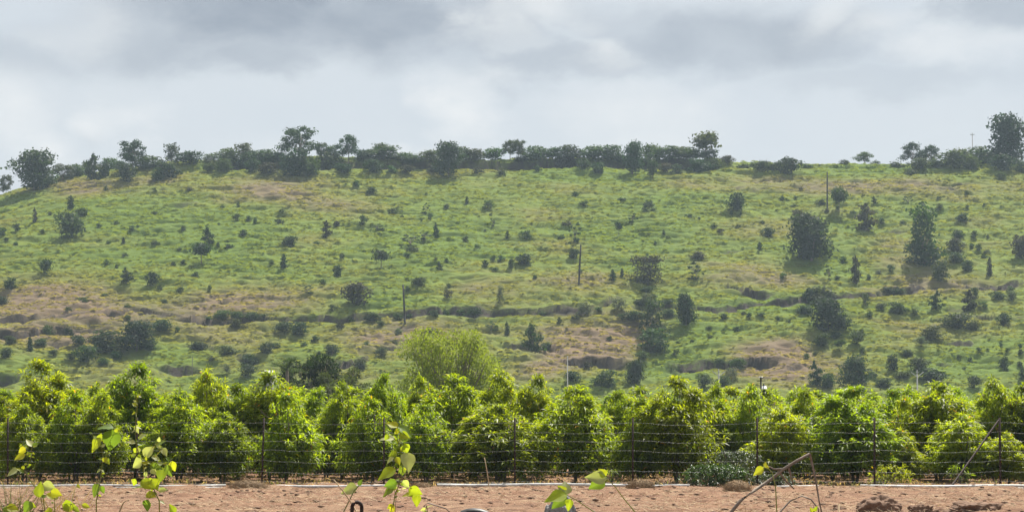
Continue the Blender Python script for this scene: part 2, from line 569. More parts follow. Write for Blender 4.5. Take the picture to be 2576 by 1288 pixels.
DRY = [  # places where the sward is dry or worn (+) or lush (-): x, y, rx, ry, amount
    (560, 470, 330, 32, .55), (780, 500, 260, 25, .35), (180, 470, 130, 22, .4), (120, 750, 260, 55, .75), (330, 800, 300, 50, .7), (150, 860, 260, 50, .5), (750, 600, 70, 20, .45),
    (700, 650, 120, 30, .3), (690, 745, 130, 35, .5), (560, 745, 90, 25, .35), (1220, 715, 120, 35, .45), (1060, 840, 170, 40, .6), (900, 860, 130, 40, .3),
    (1480, 840, 170, 60, .85), (1500, 900, 130, 40, .5), (1620, 830, 60, 30, .4), (1780, 870, 90, 22, .5), (1960, 880, 120, 40, .8), (2000, 940, 170, 50, .85), (1370, 930, 80, 30, .6),
    (1880, 700, 120, 50, .5), (1990, 700, 80, 40, .45), (2260, 600, 110, 40, .35), (2290, 690, 130, 45, .6), (2300, 470, 300, 30, .5), (2000, 470, 200, 25, .35),
    (1410, 620, 60, 30, .2), (1480, 700, 110, 30, .45), (1380, 540, 120, 22, .4), (1650, 470, 160, 20, .25), (2330, 850, 180, 40, .35), (1900, 580, 120, 25, .25),
    (850, 940, 120, 30, .4), (620, 880, 120, 40, .35), (330, 960, 120, 40, .3), (2430, 720, 150, 22, .4),
    (1160, 590, 130, 60, -.5), (1050, 640, 120, 50, -.45), (400, 540, 250, 50, -.5), (560, 630, 220, 60, -.5), (1450, 440, 160, 18, -.6), (1600, 600, 160, 60, -.4),
    (1450, 560, 120, 40, -.2), (1760, 850, 110, 45, -.7), (1700, 930, 80, 40, -.6), (2070, 660, 120, 60, -.45), (1950, 760, 130, 40, -.4), (2450, 900, 160, 60, -.5),
    (2300, 560, 120, 40, -.3), (700, 690, 160, 40, -.3), (930, 760, 90, 20, -.3), (1700, 520, 160, 40, -.3), (2130, 430, 140, 18, -.5), (780, 890, 90, 30, -.4),
    (2060, 920, 60, 40, -.3), (420, 880, 90, 60, -.3),
]


def dryness(X, Y, Z):
    x, y = to_px(X, Y, Z)
    d = 0.27 + 0.85 * (fbm(X / 16, Y / 9, 31, 4) - 0.5) + 0.12 * (vnoise(X / 5.2, Y / 1.6, 35) - 0.5)
    for cx, cy, rx, ry, a in DRY:
        d = d + 0.85 * a * np.exp(-((x - cx) / rx) ** 2 - ((y - cy) / ry) ** 2)
    return np.clip(d, 0, 1)


def axis(segs):
    out = []
    for a, b, s in segs:
        out.append(np.arange(a, b, s))
    return np.concatenate(out + [[segs[-1][1]]])


def grid_mesh(name, xs, ys, hf, mat, attrs_f=None):
    X, Y = np.meshgrid(xs, ys)
    r = hf(X, Y)
    nx, ny = len(xs), len(ys)
    i = np.arange((ny - 1) * (nx - 1))
    a = (i // (nx - 1)) * nx + i % (nx - 1)
    Q = np.stack([a, a + 1, a + nx + 1, a + nx], 1)
    mb = MB()
    Z, at_ = r if isinstance(r, tuple) else (r, None)
    mb.add(np.stack([X.ravel(), Y.ravel(), Z.ravel()], 1), None, Q)
    return mb.mesh(name, mat, smooth=True, attrs=at_)


def hill_mat():
    m, t, o = new_mat('hill_sward')
    p = N(t, 'ShaderNodeBsdfPrincipled')
    p.inputs['Roughness'].default_value = 0.95
    p.inputs['Specular IOR Level'].default_value = 0.1
    dry = N(t, 'ShaderNodeAttribute', attribute_name='dry')
    bare = N(t, 'ShaderNodeAttribute', attribute_name='bare')
    tc = N(t, 'ShaderNodeTexCoord')
    mp = N(t, 'ShaderNodeMapping')
    mp.inputs['Scale'].default_value = (0.5, 1.2, 1.0)
    t.links.new(tc.outputs['Object'], mp.inputs[0])
    n = N(t, 'ShaderNodeTexNoise')
    n.inputs['Scale'].default_value = 1.3
    n.inputs['Detail'].default_value = 6
    n.inputs['Roughness'].default_value = 0.7
    t.links.new(mp.outputs[0], n.inputs['Vector'])
    sub = N(t, 'ShaderNodeMath', operation='MULTIPLY_ADD')
    sub.inputs[1].default_value, sub.inputs[2].default_value = 0.5, -0.25
    t.links.new(n.outputs['Fac'], sub.inputs[0])
    ad = N(t, 'ShaderNodeMath', operation='ADD', use_clamp=True)
    t.links.new(dry.outputs['Fac'], ad.inputs[0]); t.links.new(sub.outputs[0], ad.inputs[1])
    cr = N(t, 'ShaderNodeValToRGB')
    e = cr.color_ramp.elements
    e[0].position, e[0].color = 0.0, (0.088, 0.132, 0.018, 1)
    e[1].position, e[1].color = 1.0, (0.150, 0.108, 0.068, 1)
    for pos, c in ((0.3, (0.115, 0.148, 0.024, 1)), (0.55, (0.126, 0.128, 0.032, 1)), (0.78, (0.134, 0.112, 0.055, 1))):
        x = e.new(pos); x.color = c
    t.links.new(ad.outputs[0], cr.inputs[0])
    n2 = N(t, 'ShaderNodeTexNoise')
    n2.inputs['Scale'].default_value = 2.2
    n2.inputs['Detail'].default_value = 5
    t.links.new(tc.outputs['Object'], n2.inputs['Vector'])
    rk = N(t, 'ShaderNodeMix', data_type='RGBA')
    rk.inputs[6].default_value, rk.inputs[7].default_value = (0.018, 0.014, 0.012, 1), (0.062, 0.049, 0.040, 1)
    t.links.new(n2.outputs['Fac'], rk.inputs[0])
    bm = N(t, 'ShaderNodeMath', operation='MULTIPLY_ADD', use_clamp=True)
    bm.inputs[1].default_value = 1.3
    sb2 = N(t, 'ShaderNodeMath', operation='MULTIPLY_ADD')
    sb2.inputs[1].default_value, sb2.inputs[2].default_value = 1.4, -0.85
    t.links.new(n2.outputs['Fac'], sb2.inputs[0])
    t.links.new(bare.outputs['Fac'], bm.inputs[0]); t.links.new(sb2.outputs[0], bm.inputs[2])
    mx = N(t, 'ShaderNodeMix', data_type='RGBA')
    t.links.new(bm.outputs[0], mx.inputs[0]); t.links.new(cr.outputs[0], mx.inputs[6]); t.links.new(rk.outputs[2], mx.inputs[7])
    t.links.new(mx.outputs[2], p.inputs['Base Color'])
    b = N(t, 'ShaderNodeBump')
    b.inputs['Strength'].default_value = 0.6
    b.inputs['Distance'].default_value = 0.25
    t.links.new(n.outputs['Fac'], b.inputs['Height'])
    t.links.new(b.outputs[0], p.inputs['Normal'])
    t.links.new(p.outputs[0], o.inputs[0])
    return m


def build_hill():
    xs = axis([(-330, -150, 6), (-150, 150, 0.5), (150, 330, 6)])
    ys = axis([(106, 318, 6), (318, 506, 0.36), (506, 620, 6)])

    def f(X, Y):
        z, bare = terrain(X, Y, True)
        z = np.where(Y < 107, z - 0.05, z)
        return z, {'dry': dryness(X, Y, z).ravel(), 'bare': bare.ravel()}
    o = link('hill', grid_mesh('hill', xs, ys, f, hill_mat()))
    tag(o, 'long grassy hillside with worn brown patches and eroded banks', 'hill', kind='structure')


build_hill()


def near_h(X, Y):
    z = np.interp(Y, [-60, 95, 110], [0, 0, 0.13])
    z = z + 0.74 * np.exp(-((Y - 12.5) / 2.6) ** 2)
    soil = sstep(24, 30, Y)
    z = z + soil * (0.16 * (fbm(X / 1.1, Y / 1.1, 41, 4) - 0.5) + 0.06 * (vnoise(X / 0.28, Y / 0.4, 44) - 0.5))
    # ridge of heaped soil at the near right edge of the field
    z = z + 0.22 * np.exp(-((Y - 36.6) / 0.8) ** 2) * sstep(8.2, 9.6, X) * (0.5 + fbm(X / 0.5, Y / 0.5, 47, 3))
    return z


def soil_mat():
    m, t, o = new_mat('red_soil')
    p = N(t, 'ShaderNodeBsdfPrincipled')
    p.inputs['Roughness'].default_value = 0.95
    p.inputs['Specular IOR Level'].default_value = 0.15
    tc = N(t, 'ShaderNodeTexCoord')
    n = N(t, 'ShaderNodeTexNoise')
    n.inputs['Scale'].default_value = 1.6
    n.inputs['Detail'].default_value = 9
    n.inputs['Roughness'].default_value = 0.72
    t.links.new(tc.outputs['Object'], n.inputs['Vector'])
    cr = N(t, 'ShaderNodeValToRGB')
    e = cr.color_ramp.elements
    e[0].position, e[0].color = 0.33, (0.085, 0.042, 0.027, 1)
    e[1].position, e[1].color = 0.68, (0.35, 0.215, 0.130, 1)
    x = e.new(0.5); x.color = (0.24, 0.132, 0.080, 1)
    t.links.new(n.outputs['Fac'], cr.inputs[0])
    n3 = N(t, 'ShaderNodeTexNoise')                     # bleached straw trodden into the soil
    n3.inputs['Scale'].default_value = 0.55
    n3.inputs['Detail'].default_value = 10
    n3.inputs['Roughness'].default_value = 0.8
    t.links.new(tc.outputs['Object'], n3.inputs['Vector'])
    r3 = N(t, 'ShaderNodeMapRange')
    r3.inputs['From Min'].default_value, r3.inputs['From Max'].default_value, r3.inputs['To Max'].default_value = 0.47, 0.68, 0.75
    t.links.new(n3.outputs['Fac'], r3.inputs['Value'])
    ms = N(t, 'ShaderNodeMix', data_type='RGBA')
    ms.inputs[7].default_value = (0.34, 0.232, 0.145, 1)
    t.links.new(r3.outputs[0], ms.inputs[0]); t.links.new(cr.outputs[0], ms.inputs[6])
    t.links.new(ms.outputs[2], p.inputs['Base Color'])
    n2 = N(t, 'ShaderNodeTexNoise')
    n2.inputs['Scale'].default_value = 14
    n2.inputs['Detail'].default_value = 6
    n2.inputs['Roughness'].default_value = 0.7
    t.links.new(tc.outputs['Object'], n2.inputs['Vector'])
    b = N(t, 'ShaderNodeBump')
    b.inputs['Strength'].default_value = 1.0
    b.inputs['Distance'].default_value = 0.09
    t.links.new(n2.outputs['Fac'], b.inputs['Height'])
    t.links.new(b.outputs[0], p.inputs['Normal'])
    t.links.new(p.outputs[0], o.inputs[0])
    return m


def build_ground():
    xs = axis([(-330, -60, 15), (-60, -16, 2), (-16, 16, 0.1), (16, 60, 2), (60, 330, 15)])
    ys = axis([(-40, 8, 4), (8, 18, 0.5), (18, 30, 1.5), (30, 54, 0.12), (54, 108, 1.5)])
    o = link('field_soil', grid_mesh('field_soil', xs, ys, near_h, soil_mat()))
    tag(o, 'bare reddish ploughed soil strewn with straw in front of the fence', 'soil', kind='structure')


build_ground()

# ---------------------------------------------------------------- haze: one closed box of even air
hm, ht, ho = new_mat('haze_air')
pv = N(ht, 'ShaderNodeVolumePrincipled')
pv.inputs['Color'].default_value = (0.68, 0.85, 1.0, 1)
pv.inputs['Density'].default_value = 0.00017
pv.inputs['Anisotropy'].default_value = 0.2
ht.links.new(pv.outputs[0], ho.inputs['Volume'])
mb = MB()
add_box(mb, (-340, -60, -3.0), (340, 640, 86.0))
tag(link('haze', mb.mesh('haze', hm)), 'thin pale blue haze over the fields and hill', 'haze', kind='stuff')

# ---------------------------------------------------------------- hillside plants
LEAFCOL = {'dark': (0.024, 0.045, 0.014), 'mid': (0.042, 0.068, 0.016), 'olive': (0.048, 0.062, 0.022), 'purple': (0.045, 0.044, 0.028),
           'dusk': (0.046, 0.074, 0.020), 'pale': (0.11, 0.13, 0.08), 'green': (0.045, 0.080, 0.018)}


def cards(mb, P, Nrm, size, col, r, asp=1.5):
    n = len(P)
    rv = norm(r.normal(size=(n, 3)))
    u = norm(np.cross(Nrm, rv))
    v = np.cross(Nrm, u)
    s = size * r.uniform(0.6, 1.35, (n, 1))
    a, b = u * s * asp * 0.5, v * s * 0.5
    V = np.stack([P - a, P - b * r.uniform(.6, 1.2, (n, 1)) + a * .1, P + a, P + b * r.uniform(.6, 1.2, (n, 1)) - a * .1], 1).reshape(-1, 3)
    Q = np.arange(n * 4).reshape(-1, 4)
    k = np.repeat(np.asarray(col) * r.uniform(0.7, 1.35, (n, 1)) * (1 + r.normal(0, 0.08, (n, 3))), 4, 0)
    mb.add(V, None, Q, np.clip(k, 0.004, 1))


def lobes_crown(seed, lobes, n, size, shell=0.55, flat=0.35):
    """leaf clumps spread through the volume of a few lobes; lobes = (x, y, z, rx, ry, rz)"""
    r = np.random.default_rng(seed)
    mb = MB()
    w = np.array([l[3] * l[4] * l[5] for l in lobes]) ** 0.7
    cnt = np.maximum(8, (n * w / w.sum()).astype(int))
    for l, c in zip(lobes, cnt):
        d = norm(r.normal(size=(c, 3)))
        rad = shell + (1 - shell) * r.random((c, 1)) ** 0.6
        rad *= 1 + 0.22 * np.sin(d[:, :1] * 7 + seed) * np.cos(d[:, 2:] * 6 + l[0] * 9) + r.normal(0, 0.17, (c, 1))
        P = np.array(l[:3]) + d * rad * np.array(l[3:])
        P[:, 2] = np.maximum(P[:, 2], -0.01)
        nr = norm(d + np.array([0, 0, flat]) + r.normal(0, 0.7, (c, 3)))
        cards(mb, P, nr, size, (1, 1, 1), r)
    return mb


def rnd_lobes(seed, k, z0, z1, R, rr, top=0.6):
    r = np.random.default_rng(seed + 900)
    out = []
    for i in range(k):
        t = (i + r.random()) / k
        z = z0 + (z1 - z0) * t
        env = R * (1 - top * t ** 2)
        a = i * 2.4 + r.random()
        q = env * math.sqrt(r.random()) * 0.8
        s = rr * r.uniform(0.7, 1.25)
        out.append((q * math.cos(a), q * math.sin(a), z, s, s, s * 0.75))
    return out


def limb_mesh(seed, base_r, fork, tips, spread, sides=6, sub=2):
    """unit tree: trunk from the ground to FORK, then limbs up to the crown"""
    r = np.random.default_rng(seed + 300)
    mb = MB()
    lean = r.normal(0, 0.02, 2)
    f = np.array([lean[0], lean[1], fork])
    add_tube(mb, [(0, 0, -0.04), (lean[0] * .4, lean[1] * .4, fork * .5), f], [base_r * 1.25, base_r, base_r * .8], sides)
    for i in range(tips):
        a = i * 2.4 + r.random()
        q = spread * r.uniform(0.5, 1)
        e = np.array([q * math.cos(a), q * math.sin(a), r.uniform(.65, .92)])
        m = f * .55 + e * .45 + np.array([0, 0, -0.03]) + r.normal(0, .015, 3)
        add_tube(mb, [f, m, e], [base_r * .6, base_r * .38, base_r * .14], 5)
        for _ in range(sub):
            e2 = m + np.array([r.normal(0, spread * .5), r.normal(0, spread * .5), r.uniform(.1, .3)])
            add_tube(mb, [m, (m + e2) / 2 + r.normal(0, .01, 3), e2], [base_r * .32, base_r * .2, base_r * .08], 4)
    return mb


PROTO = {}


def tinted(mb, col):
    q = MB()
    q.V, q.T, q.Q, q.n = mb.V, mb.T, mb.Q, mb.n
    q.K = [np.clip(k * np.asarray(col), 0.004, 1) for k in mb.K]
    return q


def proto(kind, tone, v):
    """(crown mesh, trunk mesh or None) of unit width and height"""
    key = (kind, tone, v)
    if key in PROTO:
        return PROTO[key]
    s = 100 * v + sum(map(ord, kind))
    col = LEAFCOL[tone]
    trunk = None
    if kind == 'dense':
        mb = lobes_crown(s, rnd_lobes(s, 15, .16, .84, .36, .2), 3600, .038, .5)
        trunk = limb_mesh(s, .025, .3, 6, .3)
    elif kind == 'loose':
        mb = lobes_crown(s, rnd_lobes(s, 13, .34, .9, .42, .145, .45), 2300, .034, .35)
        trunk = limb_mesh(s, .022, .3, 9, .34)
    elif kind == 'umbrella':
        lo = [(math.cos(i * 2.4) * .3 * math.sqrt(i / 9), math.sin(i * 2.4) * .3 * math.sqrt(i / 9), .82 + .04 * math.sin(i * 3), .17, .17, .09) for i in range(12)]
        lo += [(0, 0, .62, .34, .32, .24), (0.05, 0, .38, .36, .34, .34), (-.12, .05, .25, .25, .25, .25), (.2, 0, .22, .22, .22, .22)]
        mb = lobes_crown(s, lo, 2600, .036, .5)
        trunk = limb_mesh(s, .025, .35, 7, .32)
    elif kind == 'bush':
        mb = lobes_crown(s, rnd_lobes(s, 7, .12, .78, .36, .26, .5), 1150, .06, .5)
    elif kind == 'small':
        mb = lobes_crown(s, rnd_lobes(s, 4, .15, .75, .32, .27, .6), 330, .105, .4)
    elif kind == 'flat':
        mb = lobes_crown(s, [(-.28, 0, .3, .25, .3, .4), (0, .1, .42, .28, .3, .5), (.28, -.05, .28, .24, .3, .36)], 330, .1, .4)
    elif kind == 'slim':
        mb = lobes_crown(s, [(-.1, 0, .16, .34, .34, .16), (.16, .05, .33, .3, .3, .15), (-.14, -.05, .5, .3, .3, .14), (.12, .05, .66, .27, .27, .13), (-.05 + .1 * (v - 1), 0, .84, .2, .2, .13), (.12 * (v - 1), 0, .97, .08, .08, .08)], 560, .085, .2)
        trunk = limb_mesh(s, .03, .3, 3, .2)
    elif kind == 'lolli':
        mb = lobes_crown(s, [(0, 0, .68, .42, .42, .26), (.12, 0, .8, .3, .3, .18), (-.15, .05, .6, .28, .28, .18)], 620, .08, .35)
        trunk = limb_mesh(s, .022, .5, 5, .26, sub=1)
    elif kind == 'airy':
        mb = lobes_crown(s, rnd_lobes(s, 22, .18, .96, .36, .15, .35), 1150, .045, .25)
        trunk = limb_mesh(s, .015, .2, 10, .38)
    else:  # branch: scraggly, half bare
        mb = lobes_crown(s, rnd_lobes(s, 8, .3, .9, .42, .1, .2) + [(-.2, 0, .1, .3, .2, .12)], 330, .07, .2)
        trunk = limb_mesh(s, .022, .25, 7, .4)
    V = np.concatenate(mb.V)
    w = max(np.percentile(V[:, 0], 99) - np.percentile(V[:, 0], 1), .1)
    h = np.percentile(V[:, 2], 99.3)
    for i in range(len(mb.V)):
        mb.V[i] = mb.V[i] * np.array([1 / w, 1 / w, 1 / h])
    cm = tinted(mb, col).mesh('crown_' + kind, M_HILLLEAF)
    tm = trunk.mesh('trunk_' + kind, M_BARK, True) if trunk else None
    PROTO[key] = (cm, tm)
    return PROTO[key]


# surveyed plants: panel -> (x, foot y, width, height, form, tone[, short name, full label])
SURVEY = {
    1: [(310, 690, 390, 365, 'dense', 'dark', 'the leftmost big ridge tree', 'large dense dark tree at the left end of the ridge, clear sky on its left'),
        (55, 690, 150, 140, 'loose', 'mid'), (560, 600, 220, 150, 'loose', 'olive'), (690, 560, 150, 110, 'bush', 'mid'), (835, 590, 170, 235, 'slim', 'olive'),
        (930, 560, 130, 140, 'bush', 'dark'),
        (1195, 500, 280, 260, 'loose', 'dark', 'the wide-topped left ridge tree', 'open wide-topped dark tree standing above the left ridge bushes'),
        (1130, 600, 170, 150, 'bush', 'dark'), (1010, 480, 150, 90, 'bush', 'mid'), (1340, 490, 230, 110, 'bush', 'mid'), (1545, 450, 160, 185, 'airy', 'olive'),
        (1520, 560, 190, 130, 'bush', 'dark'), (1430, 590, 110, 110, 'bush', 'mid'), (1710, 445, 190, 110, 'bush', 'dark'), (1890, 440, 140, 80, 'airy', 'mid'),
        (2050, 430, 180, 120, 'bush', 'green'), (2190, 420, 220, 160, 'airy', 'olive'), (2020, 515, 150, 110, 'bush', 'mid'), (1880, 515, 130, 80, 'bush', 'mid'),
        (2280, 520, 130, 120, 'bush', 'dark'), (2230, 440, 150, 110, 'bush', 'dark'), (780, 500, 120, 70, 'bush', 'mid'), (1090, 500, 120, 80, 'bush', 'dark'),
        (635, 850, 90, 115, 'slim', 'dark'), (315, 970, 50, 130, 'slim', 'purple'),
        (620, 1105, 260, 225, 'bush', 'dark', 'the large dark left-slope bush', 'large dark grey-green bush on the upper left slope below the leftmost ridge tree'),
        (730, 915, 130, 75, 'bush', 'mid'), (30, 1080, 95, 75, 'small', 'dark'), (150, 1045, 80, 70, 'small', 'dark'), (380, 1075, 60, 45, 'small', 'mid'), (60, 1135, 60, 30, 'small', 'mid'),
        (140, 1175, 80, 40, 'flat', 'mid'), (450, 910, 60, 40, 'small', 'mid'), (890, 1020, 60, 42, 'small', 'dark'), (1190, 1045, 70, 50, 'small', 'dark'),
        (980, 1165, 80, 38, 'flat', 'dark'), (1110, 1165, 45, 60, 'slim', 'dark'), (1400, 1170, 110, 45, 'flat', 'mid'), (1875, 1170, 115, 155, 'slim', 'dark'),
        (1960, 1195, 50, 50, 'small', 'dark'), (2060, 1210, 80, 48, 'small', 'dark'), (1650, 1040, 70, 42, 'small', 'dark'), (2125, 960, 80, 75, 'small', 'dark'), (2240, 960, 70, 52, 'small', 'dark'),
        (2000, 845, 85, 42, 'flat', 'mid'), (1970, 1000, 30, 30, 'small', 'dark'), (2190, 1085, 80, 50, 'small', 'mid'), (2145, 830, 40, 50, 'small', 'dark'), (2300, 990, 55, 72, 'small', 'dark'),
        (1610, 1225, 85, 34, 'flat', 'mid'), (1130, 1280, 80, 42, 'flat', 'mid'), (950, 690, 40, 50, 'slim', 'dark'), (1390, 695, 45, 40, 'small', 'dark'), (1240, 1020, 40, 30, 'small', 'mid'),
        (1390, 900, 80, 35, 'flat', 'olive'), (1050, 980, 60, 30, 'flat', 'mid'), (2050, 1160, 40, 34, 'small', 'dark'), (1700, 690, 110, 40, 'flat', 'purple')],
    2: [(370, 470, 340, 350, 'loose', 'dark', 'the tall twin-topped ridge tree', 'tallest ridge tree left of centre, broad crown in two tiers with gaps of sky'),
        (340, 545, 270, 230, 'bush', 'dark'), (450, 545, 190, 170, 'bush', 'mid'), (580, 430, 140, 170, 'loose', 'mid'), (660, 390, 110, 110, 'bush', 'mid'), (650, 465, 170, 120, 'bush', 'mid'),
        (820, 440, 205, 250, 'loose', 'dark', 'the smaller two-tier ridge tree', 'medium dark ridge tree with tiered crown right of the tallest ridge tree'),
        (1110, 400, 250, 120, 'bush', 'mid'), (1110, 350, 190, 90, 'airy', 'olive'), (950, 425, 140, 105, 'bush', 'dark'), (1325, 435, 160, 95, 'bush', 'mid'), (1430, 445, 130, 70, 'bush', 'green'),
        (1040, 525, 175, 115, 'bush', 'dark'), (1210, 535, 85, 75, 'bush', 'green'),
        (1720, 555, 265, 300, 'dense', 'dark', 'the dark cone-shaped ridge tree', 'dense dark cone-shaped tree rooted below the ridge near the middle of the skyline'),
        (1560, 435, 170, 110, 'bush', 'mid'), (1875, 415, 130, 120, 'bush', 'mid'), (1965, 415, 140, 100, 'bush', 'olive'), (2130, 415, 170, 110, 'bush', 'mid'), (2275, 410, 140, 175, 'loose', 'mid'),
        (60, 435, 190, 115, 'bush', 'green'), (190, 425, 120, 85, 'bush', 'mid'), (90, 530, 160, 90, 'bush', 'purple'), (760, 520, 150, 80, 'bush', 'dark'), (1350, 530, 140, 70, 'bush', 'purple'),
        (2190, 540, 160, 70, 'flat', 'olive'), (1990, 530, 130, 60, 'flat', 'purple'),
        (1030, 710, 115, 62, 'small', 'dark'), (890, 645, 90, 52, 'small', 'mid'), (1705, 845, 105, 48, 'flat', 'dark'), (1215, 895, 95, 55, 'small', 'dark'), (1520, 895, 85, 95, 'branch', 'dark'),
        (1560, 945, 65, 62, 'small', 'dark'), (1885, 810, 45, 75, 'slim', 'mid'), (2080, 850, 105, 75, 'airy', 'mid'), (955, 985, 90, 85, 'small', 'dark'), (620, 1110, 95, 155, 'slim', 'purple'),
        (715, 1010, 90, 55, 'small', 'purple'), (195, 990, 95, 55, 'small', 'dark'), (295, 1190, 135, 95, 'bush', 'dark'), (1080, 1035, 140, 50, 'branch', 'mid'), (1380, 1185, 165, 100, 'branch', 'dark'),
        (1505, 1130, 105, 70, 'branch', 'dark'), (1610, 1120, 62, 145, 'slim', 'dark'), (1870, 1150, 75, 60, 'small', 'dark'), (2250, 1115, 45, 65, 'slim', 'dark'), (2120, 1010, 65, 75, 'branch', 'dark'),
        (1980, 1200, 75, 38, 'flat', 'dark'), (1390, 1235, 150, 55, 'flat', 'mid'), (1300, 930, 60, 32, 'flat', 'dark'), (1480, 965, 32, 32, 'small', 'dark'), (2100, 915, 32, 28, 'small', 'dark'),
        (530, 1165, 75, 34, 'flat', 'dark'), (220, 880, 90, 35, 'flat', 'dark'), (2050, 1050, 40, 25, 'flat', 'dark'), (1600, 520, 120, 80, 'bush', 'purple')],
    3: [(200, 415, 175, 125, 'bush', 'mid'), (370, 405, 185, 105, 'bush', 'green'), (520, 405, 155, 125, 'bush', 'mid'), (30, 415, 155, 185, 'loose', 'mid'), (720, 415, 210, 130, 'bush', 'mid'),
        (880, 415, 170, 130, 'bush', 'mid'),
        (1060, 535, 190, 285, 'dense', 'dark', 'the tall dark hedge tree', 'tall narrow dark tree standing out in the middle of the ridge hedge'),
        (1220, 400, 155, 130, 'bush', 'mid'), (1340, 410, 190, 120, 'bush', 'mid'), (1480, 410, 190, 120, 'bush', 'green'), (1600, 425, 175, 115, 'bush', 'mid'), (1740, 415, 130, 100, 'bush', 'dark'),
        (1715, 415, 240, 260, 'lolli', 'olive', 'the lone hedge-end tree', 'lone open-crowned tree on a thin trunk rising at the right end of the ridge hedge'),
        (620, 495, 125, 95, 'bush', 'dark'), (740, 525, 130, 95, 'bush', 'dark'), (1240, 575, 145, 165, 'airy', 'mid'), (1460, 545, 135, 95, 'airy', 'dark'), (1660, 515, 200, 120, 'bush', 'dark'), (1790, 505, 160, 110, 'bush', 'mid'),
        (1910, 450, 105, 75, 'bush', 'purple'), (200, 505, 75, 55, 'small', 'dark'), (2060, 485, 160, 45, 'flat', 'olive'), (2230, 515, 145, 95, 'bush', 'dark'), (2150, 470, 120, 50, 'flat', 'olive'),
        (1140, 490, 130, 90, 'bush', 'dark'), (1350, 520, 120, 80, 'bush', 'purple'), (60, 440, 120, 60, 'bush', 'dark'), (450, 440, 140, 60, 'bush', 'purple'), (960, 440, 130, 70, 'bush', 'dark'),
        (545, 740, 85, 48, 'small', 'mid'), (620, 828, 95, 55, 'small', 'dark'), (960, 775, 115, 34, 'flat', 'mid'), (1205, 872, 115, 95, 'airy', 'mid'), (1060, 978, 95, 85, 'branch', 'dark'),
        (935, 1090, 72, 122, 'lolli', 'dark', 'the small lollipop tree', 'small round-headed tree on a thin bare stem alone in the bright middle slope'),
        (470, 1000, 125, 55, 'flat', 'purple'), (540, 1142, 115, 165, 'branch', 'dark'), (100, 1112, 115, 75, 'small', 'dark'), (490, 1190, 65, 48, 'small', 'dark'), (530, 1285, 105, 90, 'small', 'mid'),
        (1570, 938, 85, 48, 'small', 'dark'), (1660, 955, 36, 32, 'small', 'dark'),
        (2005, 862, 155, 155, 'bush', 'dark', 'the boxy dark upper bush', 'boxy very dark bush on the upper slope below the right end of the hedge'),
        (1950, 905, 42, 42, 'small', 'dark'), (2035, 905, 32, 32, 'small', 'dark'), (1790, 1018, 135, 34, 'flat', 'dark'), (1850, 1068, 75, 44, 'small', 'purple'), (2010, 1018, 75, 38, 'flat', 'dark'),
        (2230, 980, 62, 32, 'flat', 'dark'), (2280, 1100, 125, 80, 'bush', 'dark'), (2205, 1218, 62, 75, 'small', 'dark'), (1380, 1118, 65, 34, 'flat', 'dark'), (1265, 1170, 34, 32, 'small', 'dark'),
        (1190, 1268, 55, 24, 'flat', 'dark'), (1660, 1285, 155, 60, 'flat', 'purple'), (1340, 1082, 34, 44, 'slim', 'mid'), (420, 1120, 100, 45, 'flat', 'mid')],
    4: [(2190, 430, 375, 420, 'dense', 'dark', 'the rightmost big ridge tree', 'large dark round-crowned tree on the ridge cut by the right edge of the photo'),
        (2120, 505, 230, 140, 'bush', 'dark'), (2300, 525, 110, 120, 'bush', 'mid'), (1850, 495, 160, 110, 'bush', 'green'), (1700, 485, 240, 165, 'bush', 'olive'), (1530, 475, 115, 65, 'bush', 'mid'),
        (1390, 485, 150, 90, 'bush', 'mid'), (1310, 440, 210, 180, 'loose', 'dark'), (1480, 410, 160, 130, 'loose', 'dark'), (1885, 405, 190, 110, 'bush', 'mid'), (1170, 475, 190, 65, 'flat', 'olive'),
        (880, 440, 165, 100, 'loose', 'mid'), (700, 445, 120, 45, 'flat', 'olive'), (200, 535, 230, 145, 'bush', 'dark'), (60, 505, 160, 65, 'bush', 'mid'), (370, 485, 130, 45, 'flat', 'mid'), (1290, 545, 160, 65, 'flat', 'olive'),
        (1990, 420, 150, 90, 'bush', 'mid'), (1760, 400, 130, 85, 'airy', 'olive'), (980, 450, 120, 40, 'flat', 'mid'), (2110, 590, 100, 70, 'airy', 'mid'),
        (655, 895, 155, 250, 'lolli', 'mid', 'the thin-stemmed upper tree', 'slight round-headed tree on a thin pale stem right of the highest slope pole'),
        (490, 808, 85, 48, 'small', 'dark'), (140, 780, 62, 52, 'small', 'dark'), (260, 762, 52, 32, 'small', 'dark'),
        (895, 1045, 190, 245, 'slim', 'purple', 'the leaning brownish bush', 'tall leaning brownish purple bush on the upper right slope'),
        (1035, 982, 85, 55, 'small', 'dark'), (1105, 852, 75, 32, 'flat', 'dark'), (780, 888, 75, 30, 'flat', 'dark'), (970, 800, 48, 62, 'slim', 'dark'), (1275, 802, 95, 62, 'branch', 'dark'),
        (1550, 768, 48, 32, 'small', 'dark'), (1800, 732, 52, 52, 'small', 'dark'), (1805, 858, 42, 48, 'small', 'dark'), (1960, 826, 38, 28, 'small', 'dark'), (1755, 962, 105, 75, 'bush', 'dark'),
        (1720, 1112, 105, 72, 'bush', 'mid'), (1870, 1112, 75, 72, 'small', 'dark'), (1990, 1112, 36, 32, 'small', 'dark'), (1850, 1212, 62, 62, 'small', 'dark'), (1912, 1222, 62, 62, 'small', 'dark'),
        (285, 965, 140, 110, 'bush', 'purple'), (30, 1098, 85, 65, 'small', 'dark'), (1700, 1245, 155, 125, 'bush', 'purple'), (1230, 980, 90, 34, 'flat', 'mid'), (1560, 860, 85, 55, 'airy', 'mid'),
        (250, 840, 110, 40, 'flat', 'mid'), (640, 860, 60, 40, 'small', 'mid'), (540, 880, 80, 36, 'flat', 'purple'), (310, 680, 50, 30, 'flat', 'purple'), (870, 740, 50, 26, 'flat', 'mid')],
